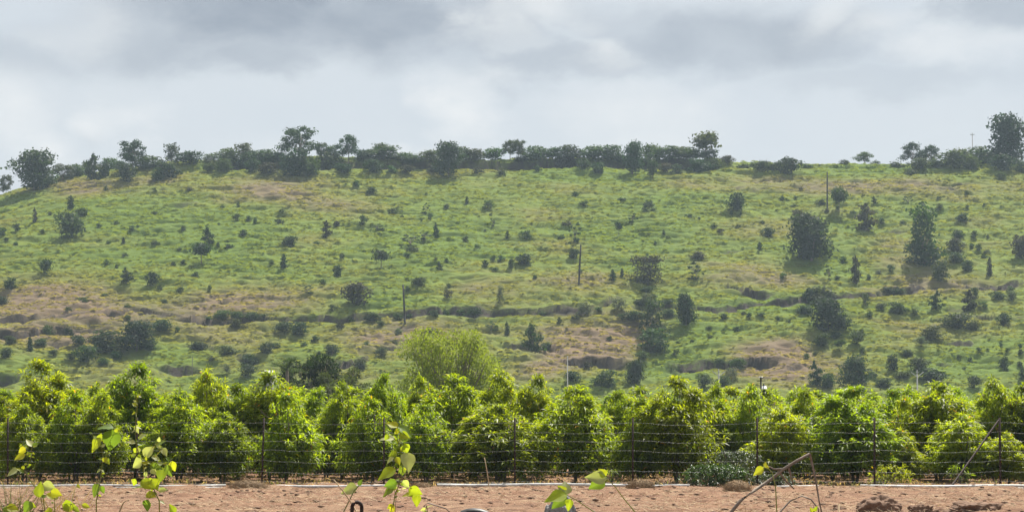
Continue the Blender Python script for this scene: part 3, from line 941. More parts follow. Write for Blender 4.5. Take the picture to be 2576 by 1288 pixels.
    5: [(1812, 178, 205, 182, 'lolli', 'dark', 'the round tree casting shadow', 'round dark tree on a short stem on the left slope with its shadow below'),
        (415, 268, 115, 125, 'bush', 'dark'), (95, 408, 115, 95, 'bush', 'dark'), (1140, 362, 115, 135, 'slim', 'dark'), (1370, 382, 125, 125, 'bush', 'dark'), (1440, 418, 85, 55, 'small', 'mid'),
        (1620, 448, 85, 62, 'small', 'dark'), (1560, 208, 62, 44, 'small', 'dark'), (1650, 188, 65, 44, 'small', 'mid'), (960, 202, 55, 62, 'small', 'dark'), (1050, 228, 34, 42, 'small', 'dark'),
        (1760, 312, 85, 62, 'small', 'mid'), (1890, 432, 55, 62, 'small', 'mid'), (750, 532, 95, 52, 'small', 'green'), (1150, 582, 95, 48, 'flat', 'dark'), (945, 482, 85, 38, 'flat', 'dark'),
        (1480, 542, 65, 44, 'small', 'mid'), (1150, 692, 85, 52, 'small', 'mid'), (10, 555, 150, 75, 'bush', 'dark'),
        (1230, 965, 340, 265, 'dense', 'dark', 'the big lower-left tree', 'big dark spreading tree low on the left slope just above the orchard tops'),
        (980, 975, 330, 185, 'bush', 'dark'), (1450, 792, 175, 105, 'bush', 'dark'), (770, 1065, 205, 145, 'bush', 'mid'), (1340, 962, 125, 85, 'bush', 'green'), (1040, 1042, 95, 72, 'bush', 'green'),
        (930, 1098, 105, 65, 'bush', 'mid'), (270, 972, 75, 125, 'slim', 'dark'), (430, 822, 105, 85, 'bush', 'green'), (700, 922, 135, 95, 'bush', 'dark'), (360, 922, 125, 65, 'bush', 'mid'),
        (1790, 962, 175, 75, 'bush', 'dark'), (2130, 765, 125, 85, 'airy', 'olive'), (2250, 1102, 155, 105, 'bush', 'dark'), (1600, 802, 65, 55, 'small', 'mid'), (640, 1052, 105, 65, 'bush', 'mid'),
        (2060, 1005, 155, 85, 'bush', 'olive'), (2040, 1182, 95, 95, 'airy', 'pale'), (480, 1012, 90, 55, 'bush', 'mid'), (100, 905, 110, 70, 'bush', 'mid'), (60, 1020, 120, 80, 'bush', 'mid'),
        (2000, 690, 145, 90, 'bush', 'green'), (2135, 690, 125, 72, 'bush', 'mid'), (2262, 690, 125, 72, 'bush', 'green'), (1880, 700, 90, 45, 'flat', 'green'), (860, 900, 120, 70, 'bush', 'olive'),
        (620, 790, 110, 60, 'flat', 'olive'), (2230, 1190, 160, 100, 'bush', 'mid'), (1900, 1060, 110, 60, 'flat', 'olive'), (620, 610, 90, 46, 'flat', 'green')],
    6: [(1112, 222, 165, 165, 'lolli', 'dark', 'the shadow-casting middle tree', 'round dark tree with forked stem in the lower middle slope, shadow at its foot'),
        (715, 302, 90, 105, 'bush', 'dark'), (765, 152, 65, 75, 'small', 'dark'), (235, 222, 80, 125, 'slim', 'dark'), (130, 192, 62, 38, 'small', 'dark'), (445, 452, 105, 75, 'branch', 'dark'),
        (885, 555, 260, 195, 'bush', 'purple', 'the broad brown-purple bush', 'broad brownish purple bush just above the trail left of the lowest slope pole'),
        (590, 372, 82, 55, 'small', 'mid'), (680, 598, 95, 52, 'small', 'dark'), (1455, 382, 135, 75, 'bush', 'mid'), (1350, 432, 75, 52, 'small', 'mid'), (1720, 397, 55, 40, 'small', 'dark'),
        (1715, 492, 95, 82, 'small', 'purple'), (1640, 247, 62, 82, 'slim', 'dark'), (1700, 172, 55, 42, 'small', 'dark'), (1610, 152, 52, 32, 'flat', 'dark'), (2050, 217, 75, 72, 'small', 'mid'),
        (2120, 172, 65, 72, 'small', 'dark'), (2195, 167, 75, 65, 'small', 'dark'), (2285, 217, 85, 85, 'small', 'dark'), (2150, 247, 95, 34, 'flat', 'dark'),
        (2190, 542, 75, 155, 'airy', 'pale', 'the pale flowering sapling', 'thin pale white-flecked sapling standing just above the trail near the middle'),
        (1380, 62, 125, 44, 'flat', 'mid'), (1350, 132, 85, 48, 'small', 'dark'), (1590, 652, 95, 55, 'small', 'mid'), (1955, 695, 125, 115, 'lolli', 'dark'), (1700, 642, 75, 55, 'small', 'green'),
        (1840, 642, 95, 55, 'small', 'green'), (1040, 692, 160, 75, 'bush', 'green'), (1265, 692, 95, 65, 'small', 'mid'), (1370, 672, 75, 42, 'small', 'mid'), (840, 712, 95, 55, 'small', 'green'),
        (1105, 747, 95, 55, 'small', 'mid'), (240, 802, 165, 95, 'bush', 'dark'), (380, 825, 155, 115, 'bush', 'dark'), (740, 762, 125, 65, 'flat', 'purple'), (1550, 852, 155, 85, 'bush', 'purple'),
        (1270, 825, 85, 65, 'small', 'pale'), (660, 995, 125, 85, 'bush', 'dark'), (520, 882, 85, 52, 'small', 'dark'), (70, 985, 125, 95, 'bush', 'dark'), (2250, 822, 65, 115, 'slim', 'mid'),
        (2110, 782, 115, 85, 'branch', 'mid'), (1230, 902, 95, 44, 'flat', 'mid'), (60, 690, 110, 50, 'flat', 'green'), (980, 915, 90, 36, 'flat', 'green'), (330, 640, 80, 30, 'flat', 'mid'),
        (160, 940, 110, 60, 'flat', 'green'), (420, 930, 100, 60, 'flat', 'mid'), (560, 1000, 90, 40, 'flat', 'mid'), (930, 1130, 130, 90, 'bush', 'olive'), (1120, 1010, 120, 70, 'bush', 'olive')],
    7: [(1200, 375, 285, 255, 'umbrella', 'purple', 'the umbrella-shaped tree', 'flat-topped umbrella-shaped brown-green tree on the lower right-centre slope'),
        (880, 362, 85, 125, 'slim', 'dark'), (965, 302, 45, 75, 'slim', 'dark'), (1010, 332, 75, 75, 'branch', 'olive'), (1635, 325, 145, 155, 'branch', 'dark'), (590, 272, 75, 42, 'flat', 'mid'),
        (180, 317, 55, 32, 'small', 'dark'), (540, 137, 105, 95, 'small', 'mid'), (1640, 142, 165, 65, 'flat', 'purple'), (70, 190, 160, 95, 'bush', 'dark'),
        (1540, 745, 185, 290, 'dense', 'dark', 'the dense tree above the gully', 'dense dark upright tree at the trail above the gully, shadow to its lower left'),
        (1250, 830, 250, 330, 'airy', 'mid', 'the sparse tall gully tree', 'tall sparse grey-green tree standing in the gully beside the trail'),
        (1245, 970, 290, 205, 'bush', 'mid'), (1090, 695, 205, 85, 'bush', 'dark'), (960, 685, 62, 55, 'small', 'dark'), (625, 665, 145, 135, 'airy', 'pale'), (540, 685, 105, 45, 'flat', 'mid'),
        (930, 605, 155, 110, 'airy', 'pale'), (1190, 545, 120, 95, 'airy', 'pale'), (1390, 665, 125, 75, 'bush', 'dark'), (1225, 990, 125, 85, 'bush', 'pale'), (165, 975, 175, 245, 'slim', 'mid'),
        (1075, 1265, 190, 210, 'dense', 'dark', 'the dark gully-foot tree', 'dark rounded tree at the foot of the gully just above the orchard tops'),
        (1450, 1015, 65, 65, 'small', 'dark'), (400, 722, 55, 65, 'small', 'mid'), (750, 612, 95, 44, 'small', 'green'), (650, 1132, 85, 72, 'small', 'purple'), (800, 1290, 200, 150, 'bush', 'mid'),
        (510, 1245, 140, 95, 'bush', 'dark'), (1700, 1290, 145, 115, 'bush', 'mid'), (1950, 1245, 115, 125, 'airy', 'pale'), (1760, 862, 62, 42, 'small', 'dark'), (2000, 787, 75, 44, 'small', 'mid'),
        (1880, 802, 62, 38, 'small', 'dark'), (1600, 892, 55, 30, 'small', 'dark'), (1750, 772, 52, 28, 'small', 'dark'), (1880, 682, 95, 55, 'small', 'mid'), (1470, 912, 55, 34, 'small', 'mid'),
        (2010, 1130, 150, 95, 'bush', 'mid'), (1850, 1112, 105, 75, 'bush', 'green'), (1880, 1300, 140, 110, 'bush', 'mid'), (1190, 450, 110, 60, 'bush', 'mid'), (1250, 500, 90, 50, 'small', 'mid'),
        (1130, 560, 140, 60, 'bush', 'dark'), (1380, 560, 110, 50, 'bush', 'dark'), (250, 640, 100, 34, 'flat', 'green'), (850, 880, 60, 50, 'small', 'olive'), (1150, 1050, 110, 80, 'bush', 'mid'),
        (2060, 650, 80, 36, 'small', 'mid'), (2220, 660, 80, 40, 'small', 'mid'), (2110, 660, 60, 40, 'small', 'dark'), (280, 960, 110, 70, 'bush', 'green')],
    8: [(400, 155, 430, 410, 'dense', 'dark', 'the biggest dark slope tree', 'biggest dense dark tree on the right slope, two rounded tops and broad shadow'),
        (1420, 195, 330, 540, 'airy', 'mid', 'the tall feathery slope tree', 'tall feathery grey-green tree on the right slope with see-through crown'),
        (1400, 195, 280, 200, 'bush', 'dark'), (355, 120, 110, 85, 'bush', 'mid'),
        (800, 365, 105, 255, 'slim', 'purple'), (690, 182, 85, 72, 'small', 'dark'), (1120, 252, 82, 65, 'small', 'dark'), (1010, 292, 75, 55, 'small', 'pale'), (920, 332, 62, 58, 'small', 'dark'),
        (560, 342, 72, 145, 'branch', 'mid'), (150, 322, 75, 62, 'small', 'green'), (1570, 332, 155, 175, 'bush', 'olive'), (1800, 247, 105, 95, 'bush', 'dark'), (2010, 282, 65, 155, 'slim', 'purple'),
        (1955, 142, 80, 44, 'small', 'dark'), (2285, 135, 180, 205, 'bush', 'purple'), (1740, 165, 70, 44, 'airy', 'pale'), (1985, 100, 70, 44, 'airy', 'pale'), (1700, 170, 150, 90, 'bush', 'mid'),
        (560, 785, 330, 285, 'dense', 'dark', 'the round lower-right tree', 'large round dark tree below the trail on the right slope'),
        (460, 525, 290, 135, 'bush', 'olive'), (350, 642, 155, 85, 'bush', 'dark'), (680, 760, 140, 115, 'bush', 'mid'), (1100, 467, 125, 75, 'bush', 'dark'), (1190, 442, 155, 52, 'flat', 'green'), (890, 565, 75, 115, 'airy', 'olive'),
        (1190, 632, 155, 105, 'bush', 'green'),
        (1520, 595, 125, 165, 'slim', 'dark', 'the small dark trailside tree', 'small dark irregular tree just below the trail at far right'),
        (1830, 605, 145, 185, 'slim', 'purple'), (2200, 442, 95, 62, 'small', 'dark'), (1870, 462, 85, 72, 'small', 'mid'), (1720, 765, 270, 135, 'bush', 'olive'), (1490, 865, 195, 125, 'bush', 'olive'),
        (1390, 925, 115, 85, 'airy', 'pale'), (2140, 745, 125, 115, 'bush', 'dark'), (490, 925, 125, 115, 'bush', 'mid'), (660, 972, 105, 105, 'lolli', 'mid'), (810, 905, 135, 115, 'bush', 'mid'),
        (860, 992, 85, 62, 'small', 'dark'), (440, 1012, 52, 42, 'small', 'dark'), (360, 1042, 65, 55, 'small', 'mid'), (1130, 1145, 115, 145, 'bush', 'dark'), (1270, 1022, 115, 65, 'bush', 'mid'),
        (1370, 1135, 190, 105, 'bush', 'olive'),
        (1495, 1245, 210, 125, 'bush', 'dark', 'the dark bush behind the cross-pole', 'low wide dark bush right behind the V-armed electric pole at far right'),
        (1240, 1215, 155, 62, 'bush', 'mid'), (2140, 1148, 95, 125, 'bush', 'dark'), (2280, 1102, 75, 44, 'small', 'dark'), (1910, 982, 55, 52, 'small', 'dark'),
        (1990, 972, 42, 32, 'small', 'dark'), (2110, 932, 52, 44, 'small', 'dark'), (2280, 947, 52, 52, 'small', 'dark'), (2170, 982, 52, 44, 'small', 'dark'), (2290, 1002, 65, 55, 'small', 'dark'),
        (1830, 1082, 65, 65, 'small', 'dark'), (1730, 1037, 44, 42, 'small', 'dark'),
        (800, 1310, 280, 300, 'dense', 'dark', 'the twin-topped foothill tree', 'large dark twin-topped tree at the hill foot above the right orchard rows'),
        (450, 1290, 135, 220, 'slim', 'dark'), (1870, 1290, 125, 95, 'bush', 'dark'), (2300, 1235, 75, 125, 'slim', 'mid'), (1780, 1142, 44, 32, 'small', 'mid'), (930, 662, 65, 52, 'small', 'mid'),
        (850, 822, 85, 52, 'small', 'mid'), (2210, 520, 120, 90, 'airy', 'pale'), (1950, 580, 90, 60, 'small', 'green'), (2090, 500, 110, 70, 'bush', 'mid'), (640, 320, 60, 30, 'small', 'mid'),
        (200, 720, 60, 40, 'small', 'mid'), (100, 690, 70, 40, 'small', 'dark'), (560, 1290, 130, 120, 'bush', 'mid'), (1030, 600, 100, 60, 'bush', 'olive'), (1330, 640, 100, 60, 'small', 'mid'),
        (1860, 780, 130, 80, 'bush', 'olive'), (620, 860, 110, 70, 'small', 'mid'), (1060, 1290, 140, 80, 'bush', 'mid'), (960, 1210, 110, 60, 'flat', 'olive'), (390, 500, 120, 90, 'bush', 'dark')],
}
TREEK = {'dense', 'loose', 'umbrella', 'lolli', 'airy', 'branch', 'slim'}
TONEW = {'dark': 'dark green', 'dusk': 'dark green', 'mid': 'grey-green', 'olive': 'olive', 'purple': 'brownish', 'pale': 'pale', 'green': 'fresh green'}
FORMW = {'dense': 'dense tree', 'loose': 'open tree', 'umbrella': 'flat-topped tree', 'lolli': 'stemmed tree', 'airy': 'wispy shrub', 'branch': 'scraggly shrub',
         'slim': 'upright shrub', 'bush': 'bush', 'small': 'shrub', 'flat': 'low shrub'}
NAMEW = {'dense': 'hillside_tree', 'loose': 'hillside_tree', 'umbrella': 'hillside_tree', 'lolli': 'hillside_tree', 'airy': 'wispy_shrub', 'branch': 'scraggly_shrub',
         'slim': 'upright_shrub', 'bush': 'hillside_bush', 'small': 'hillside_shrub', 'flat': 'low_shrub'}
ORD = ['nearest', 'second', 'third', 'fourth', 'fifth', 'sixth', 'seventh', 'eighth', 'ninth', 'tenth', 'eleventh', 'twelfth', 'thirteenth', 'fourteenth', 'fifteenth', 'sixteenth']
DIRS = ['right of', 'up-right of', 'above', 'up-left of', 'left of', 'down-left of', 'below', 'down-right of']
PLANTS = []
for p, lst in SURVEY.items():
    for e in lst:
        x, y = pan(p, e[0], e[1])
        if e[4] in ('small', 'flat') and e[5] == 'dark':
            e = e[:5] + ('dusk',) + e[6:]
        PLANTS.append(dict(x=x, y=y, w=e[2] * PS, h=e[3] * PS, form=e[4], tone=e[5], ref=e[6] if len(e) > 6 else None, label=e[7] if len(e) > 7 else None))

POLES = [  # slope poles: foot x, foot y, top x, top y (survey units)
    (1019, 812, 1014, 716, 'the lowest slope pole', 'bare dark pole crossing the trail, lowest and leftmost of the three slope poles'),
    (1456, 714, 1461, 616, 'the middle slope pole', 'bare dark pole in the middle slope, second of three poles climbing the hill'),
    (2081, 526, 2081, 433, 'the highest slope pole', 'bare dark pole high on the right slope just under the ridge'),
]
REFS = [(q['x'], q['y'] - q['h'] / 2, q['ref']) for q in PLANTS if q['ref']] + [((a + c) / 2, (b + d) / 2, r) for a, b, c, d, r, _ in POLES]


def sector(dx, dy):
    return int(round(math.degrees(math.atan2(-dy, dx)) / 45.0)) % 8


for q in PLANTS:
    q['cx'], q['cy'] = q['x'], q['y'] - q['h'] / 2
for q in PLANTS:
    if q['label']:
        continue
    best = sorted(REFS, key=lambda r: math.hypot(q['cx'] - r[0], (q['cy'] - r[1]) * 1.3))
    for r in best[:4]:
        d = sector(q['cx'] - r[0], q['cy'] - r[1])
        me = math.hypot(q['cx'] - r[0], q['cy'] - r[1])
        rank = sum(1 for k in PLANTS if k is not q and k['ref'] != r[2] and sector(k['cx'] - r[0], k['cy'] - r[1]) == d
                   and math.hypot(k['cx'] - r[0], k['cy'] - r[1]) < me)
        if rank < len(ORD):
            break
    word = FORMW[q['form']]
    big = 'tiny ' if q['w'] < 15 else 'small ' if q['w'] < 26 else ''
    where = 'ridge ' if q['y'] < 440 else ''
    q['label'] = f"{big}{TONEW[q['tone']]} {where}{word}, {ORD[min(rank, 15)]} plant {DIRS[d]} {r[2]}"

GROUPS = {'hillside_tree': 'trees scattered over the hillside and ridge', 'wispy_shrub': 'wispy shrubs on the hillside', 'scraggly_shrub': 'half bare shrubs on the hillside',
          'upright_shrub': 'upright shrubs on the hillside', 'hillside_bush': 'bushes on the ridge and hillside', 'hillside_shrub': 'small shrubs dotted over the grassy hillside',
          'low_shrub': 'low spreading shrubs on the hillside'}


def build_plants():
    for i, q in enumerate(PLANTS):
        g = hit(q['x'], q['y'], terrain, 300, 506)
        if g is None:
            Y = RY + 3.0 + (i % 3) * 0.7
            X = at(q['x'], q['y'], Y)[0]
        else:
            X, Y = g
            Y = max(Y, 325.0)
            X = at(q['x'], q['y'], Y)[0]
        z = float(terrain(np.array([X]), np.array([Y]))[0])
        m = Y * HF / W0
        top = at(q['x'], q['y'] - q['h'], Y)[2]
        h = max(top - z, 0.3)
        if q['form'] in ('small', 'flat'):
            h = max(h * .9, .3)
            q['w'] = q['w'] * .84
        w = max(q['w'] * m, 0.35) * (1.3 if q['y'] < 425 and q['form'] == 'bush' else 1.0)
        cm, tm = proto(q['form'], q['tone'], i % 3)
        nm = NAMEW[q['form']]
        rz = (i * 2.39996) % 6.283
        dz = -0.05 * h
        if tm is None:
            o = link(nm, cm, None, (X, Y, z + dz), (w, w * 0.9, h * 1.05), 0.0)
            o.rotation_euler = (0, 0, rz)
            o.scale = (w, w, h * 1.05)
        else:
            o = empty(nm, (X, Y, z + dz), (w, w, h * 1.05), rz)
            link('crown', cm, o)
            link('trunk', tm, o)
        cat = 'tree' if nm == 'hillside_tree' else 'bush' if nm == 'hillside_bush' else 'shrub'
        tag(o, q['label'], cat, GROUPS[nm])


build_plants()


def build_grass():
    """tussocks over the whole slope: nobody could count them"""
    r = np.random.default_rng(3)
    n = 125000
    X = r.uniform(-135, 135, n)
    Y = r.uniform(328, 503, n)
    keep = np.abs(X) < 0.262 * Y + 4
    keep &= vnoise(X / 6, Y / 2.5, 61) + r.normal(0, .2, n) > 0.40
    X, Y = X[keep], Y[keep]
    z, bare = terrain(X, Y, True)
    k = bare < 0.12
    X, Y, z = X[k], Y[k], z[k]
    d = dryness(X, Y, z)[:, None]
    n = len(X)
    d = d * .75
    g = np.array([0.122, 0.160, 0.022]) * (1 - d) + np.array([0.215, 0.170, 0.085]) * d
    g = g * r.uniform(.75, 1.2, (n, 1))
    P = np.stack([X, Y, z - 0.04], 1)
    mb = MB()
    for j in range(2):
        a = r.normal(0, 0.22, n) + j * 0.5
        u = np.stack([np.cos(a), np.sin(a), np.zeros(n)], 1)
        w = r.uniform(.2, .85, (n, 1))
        h = r.uniform(.08, .27, (n, 1)) 
        tip = np.stack([r.normal(0, .18, n), r.normal(0, .15, n), np.ones(n)], 1) * h
        V = np.stack([P - u * w, P + u * w, P + u * w * .55 + tip, P - u * w * .65 + tip * r.uniform(.6, 1, (n, 1))], 1).reshape(-1, 3)
        mb.add(V, None, np.arange(n * 4).reshape(-1, 4), np.repeat(g, 4, 0))
    tag(link('hillside_grass', mb.mesh('hillside_grass', M_GRASS)), 'rough tussocky green and straw coloured grass over the hillside', 'grass', kind='stuff')


build_grass()


def build_poles():
    for fx, fy, tx, ty, ref, lab in POLES:
        X, Y = hit(fx, fy, terrain, 300, 506)
        z = float(terrain(np.array([X]), np.array([Y]))[0])
        top = at(tx, ty, Y)
        o = empty('slope_pole', (X, Y, z))
        mb = MB()
        add_tube(mb, [(0, 0, -0.4), ((top[0] - X) * .5, 0, (top[2] - z) * .5), (top[0] - X, 0, top[2] - z)], [.19, .17, .14], 8)
        link('pole', mb.mesh('pole', M_POLE, True), o)
        mb = MB()
        add_box(mb, (top[0] - X - .16, -.1, top[2] - z - .25), (top[0] - X + .16, .1, top[2] - z - .17))
        add_tube(mb, [(top[0] - X, 0, top[2] - z), (top[0] - X, 0, top[2] - z + .14)], [.05, .03], 6)
        link('pole_cap', mb.mesh('pole_cap', M_POLE), o)
        tag(o, lab, 'pole', 'bare poles climbing the slope')
    # ridge pole with a short cross bar
    X, Y = at(2447, 400, 504)[0], 504.0
    z = float(terrain(np.array([X]), np.array([Y]))[0])
    h = at(2448, 335, Y)[2] - z
    o = empty('ridge_pole', (X, Y, z))
    mb = MB(); add_tube(mb, [(0, 0, -.3), (0, 0, h)], [.13, .10], 8)
    link('pole', mb.mesh('pole', M_CONC, True), o)
    mb = MB()
    add_box(mb, (-.5, -.2, h - .55), (.5, -.11, h - .43))
    add_tube(mb, [(-.42, -.15, h - .43), (-.42, -.15, h - .2)], .06, 6); add_tube(mb, [(.42, -.15, h - .43), (.42, -.15, h - .2)], .06, 6)
    link('crossarm', mb.mesh('crossarm', M_CONC), o)
    tag(o, 'pale utility pole with short crossarm against the sky left of the rightmost ridge tree', 'utility pole')
    # V-armed electric poles on the plain behind the orchard
    for x, ytop, lab in ((2307, 934, 'pale electric pole with V-shaped arms beside the dark bush at far right'),
                         (1808, 932, 'faint pale electric pole with V-shaped arms left of the dark instrument post')):
        Y = 235.0
        t = at(x, ytop, Y)
        z = float(terrain(np.array([t[0]]), np.array([Y]))[0])
        h = t[2] - z
        o = empty('electric_pole', (t[0], Y, z))
        mb = MB(); add_tube(mb, [(0, 0, -.3), (0, 0, h)], [.10, .075], 8)
        link('pole', mb.mesh('pole', M_CONC, True), o)
        for s in (-1, 1):
            mb = MB(); add_tube(mb, [(s * .05, -.09, h - .62), (s * .72, -.09, h - .08)], [.045, .05], 6)
            link('arm', mb.mesh('arm', M_CONC, True), o)
        mb = MB(); add_tube(mb, [(-.17, -.12, h - .1), (.17, -.12, h - .1)], .04, 6)
        add_tube(mb, [(0, 0, h), (0, 0, h + .22)], [.05, .03], 6)
        link('insulator', mb.mesh('insulator', M_CONC, True), o)
        tag(o, lab, 'electric pole', 'electric poles with V-shaped arms')
    for x, y0, ytop, Y, lab in ((1427.5, 965, 897, 235.0, 'thin pale grey pole rising above the orchard tops near the middle'),
                                (484, 940, 897, 345.0, 'short thin dark pole on the foot slope above the left orchard trees')):
        t = at(x, ytop, Y)
        z = float(terrain(np.array([t[0]]), np.array([Y]))[0])
        h = t[2] - z
        o = empty('thin_pole', (t[0], Y, z))
        m_ = M_CONC if Y < 300 else M_POLE
        mb = MB(); add_tube(mb, [(0, 0, -.3), (0, 0, h)], [.06, .05], 8)
        link('pole', mb.mesh('pole', m_, True), o)
        mb = MB(); add_tube(mb, [(0, 0, h), (0, 0, h + .06)], [.08, .05], 8)
        link('pole_cap', mb.mesh('pole_cap', m_, True), o)
        tag(o, lab, 'pole')


build_poles()

# ---------------------------------------------------------------- trees on the plain between orchard and hill


def leaf_fans(mb, P, D, length, width, col, r, droop=0.25):
    """folded lance-shaped leaves, four triangles each"""
    n = len(P)
    D = norm(D)
    side = norm(np.cross(D, np.array([0, 0, 1.0]) + r.normal(0, .35, (n, 3))))
    up = np.cross(side, D)
    l = length * r.uniform(.7, 1.25, (n, 1))
    w = width * r.uniform(.75, 1.2, (n, 1))
    mid = P + D * l * .5 + up * l * .04
    a = mid + side * w * .5 + up * w * .18
    b = mid - side * w * .5 + up * w * .18
    tip = P + D * l - np.array([0, 0, 1.0]) * l * droop * r.uniform(.4, 1.5, (n, 1))
    V = np.stack([P, a, mid - up * w * .08, b, tip], 1).reshape(-1, 3)
    i = np.arange(n)[:, None] * 5
    T = np.concatenate([i + [0, 1, 2], i + [0, 2, 3], i + [1, 4, 2], i + [2, 4, 3]])
    mb.add(V, T, None, np.repeat(col, 5, 0))


def plain_tree(name, x, ytop, ybase_w, Y, tone, seed, lobes_k, n, lab, cat='tree', leafl=.3):
    t = at(x, ytop, Y)
    z = float(terrain(np.array([t[0]]), np.array([Y]))[0])
    h = t[2] - z
    w = ybase_w * Y * HF / W0
    o = empty(name, (t[0], Y, z))
    r = np.random.default_rng(seed)
    mb = MB()
    lobes = []
    for i in range(lobes_k):
        tt = (i + r.random()) / lobes_k
        a = i * 2.4
        zz = h * (.36 + .56 * tt)
        env = w * .5 * math.sqrt(max(0, 1 - ((zz / h - .55) / .5) ** 2))
        q = env * r.uniform(.35, .85)
        lobes.append((q * math.cos(a), q * math.sin(a), zz, r.uniform(.5, .95) * w * .17, h * .085))
    for lx, ly, lz, lr, lh in lobes:
        c = n // lobes_k
        d = norm(r.normal(size=(c, 3)))
        P = np.array([lx, ly, lz]) + d * np.array([lr, lr, lh]) * (r.random((c, 1)) ** .45)
        col = np.asarray(LEAFCOL[tone] if isinstance(tone, str) else tone) * r.uniform(.7, 1.4, (c, 1))
        D = d + np.array([0, 0, .15]) + r.normal(0, .5, (c, 3))
        leaf_fans(mb, P, D, leafl, leafl * .42, col, r)
    link('crown', mb.mesh('crown', M_HILLLEAF), o)
    mb = MB()
    f = np.array([0, 0, h * .22])
    add_tube(mb, [(0, 0, -.2), (0.05, 0, h * .12), f], [.2, .16, .14], 8)
    for lx, ly, lz, lr, lh in lobes:
        e = np.array([lx, ly, lz])
        m = f * .5 + e * .5 + np.array([0, 0, -.08 * h]) + r.normal(0, .1, 3)
        add_tube(mb, [f, m, e], [.09, .06, .02], 5)
        for _ in range(3):
            e2 = e + r.normal(0, .6, 3)
            add_tube(mb, [m, (m + e2) / 2 + r.normal(0, .1, 3), e2], [.035, .025, .01], 4)
    link('trunk', mb.mesh('trunk', M_BARK, True), o)
    tag(o, lab, cat)
    return o


plain_tree('spreading_tree', 1140, 822, 290, 150.0, (0.175, 0.21, 0.022), 5, 34, 11500, 'large pale green spreading tree rising behind the orchard left of centre', leafl=.27)
plain_tree('dark_tree', 790, 888, 190, 170.0, 'dark', 9, 20, 7000, 'dark rounded tree behind the orchard beside the palm fronds', leafl=.3)
plain_tree('dark_tree', 862, 925, 150, 160.0, 'olive', 12, 14, 4000, 'low olive tree behind the orchard right of the dark rounded tree', leafl=.26)


def build_palm():
    Y = 165.0
    t = at(722, 931, Y)
    z = float(terrain(np.array([t[0]]), np.array([Y]))[0])
    h = t[2] - z
    o = empty('palm_tree', (t[0], Y, z))
    mb = MB(); add_tube(mb, [(0, 0, -.2), (.08, 0, h * .5), (0, 0, h)], [.18, .15, .13], 8)
    link('trunk', mb.mesh('trunk', M_BARK, True), o)
    r = np.random.default_rng(4)
    for i in range(13):
        a = i * 2.4
        el = .2 + 1.1 * ((i * .37) % 1)
        d = np.array([math.cos(a) * math.cos(el), math.sin(a) * math.cos(el), math.sin(el)])
        pts = [np.array([0, 0, h]) + d * s * 1.5 - np.array([0, 0, .45 * s * s]) for s in np.linspace(0, 1, 7)]
        mb = MB(); add_tube(mb, pts, np.linspace(.03, .008, 7), 4, col=(.06, .08, .03))
        P = np.repeat(np.array(pts[1:]), 8, 0) + r.normal(0, .04, (48, 3))
        sd = np.cross(d, [0, 0, 1.0]); sd /= np.linalg.norm(sd)
        D = d * .7 + sd * np.tile([1, -1], 24)[:, None] + np.array([0, 0, -.2])
        leaf_fans(mb, P, D, .42, .05, np.tile([[.06, .085, .035]], (48, 1)) * r.uniform(.7, 1.3, (48, 1)), r)
        link('frond', mb.mesh('frond', M_HILLLEAF), o)
    tag(o, 'small palm with upright fronds showing above the orchard left of the dark rounded tree', 'palm')
    # shed whose white roof shows beside the palm
    Y = 300.0
    t = at(674, 931, Y)
    z = float(terrain(np.array([t[0]]), np.array([Y]))[0])
    h = t[2] - z
    o = empty('shed', (t[0], Y, z))
    mb = MB(); add_box(mb, (-.62, 0, -.3), (.62, 1.8, h - .5))
    link('wall', mb.mesh('wall', M_WALL), o)
    mb = MB()
    for k in range(14):
        xa = -.75 + k * 1.5 / 14
        for j in range(2):
            xb = xa + j * .0535
            V = [(xb, -.25, h - .5 + .04 * j), (xb + .0535, -.25, h - .5 + .04 * (1 - j)), (xb + .0535, 2.0, h + .04 * (1 - j)), (xb, 2.0, h + .04 * j)]
            mb.add(np.array(V) + [0, 0, .012], None, [(0, 1, 2, 3)])
    link('roof', mb.mesh('roof', M_SHEET), o)
    mb = MB(); add_box(mb, (-.35, -.03, -.2), (.35, -.002, 1.9))
    link('door', mb.mesh('door', M_POLE), o)
    tag(o, 'small shed with white sheet roof glimpsed left of the palm above the orchard', 'shed')


build_palm()

# ---------------------------------------------------------------- orchard
ORCH = []


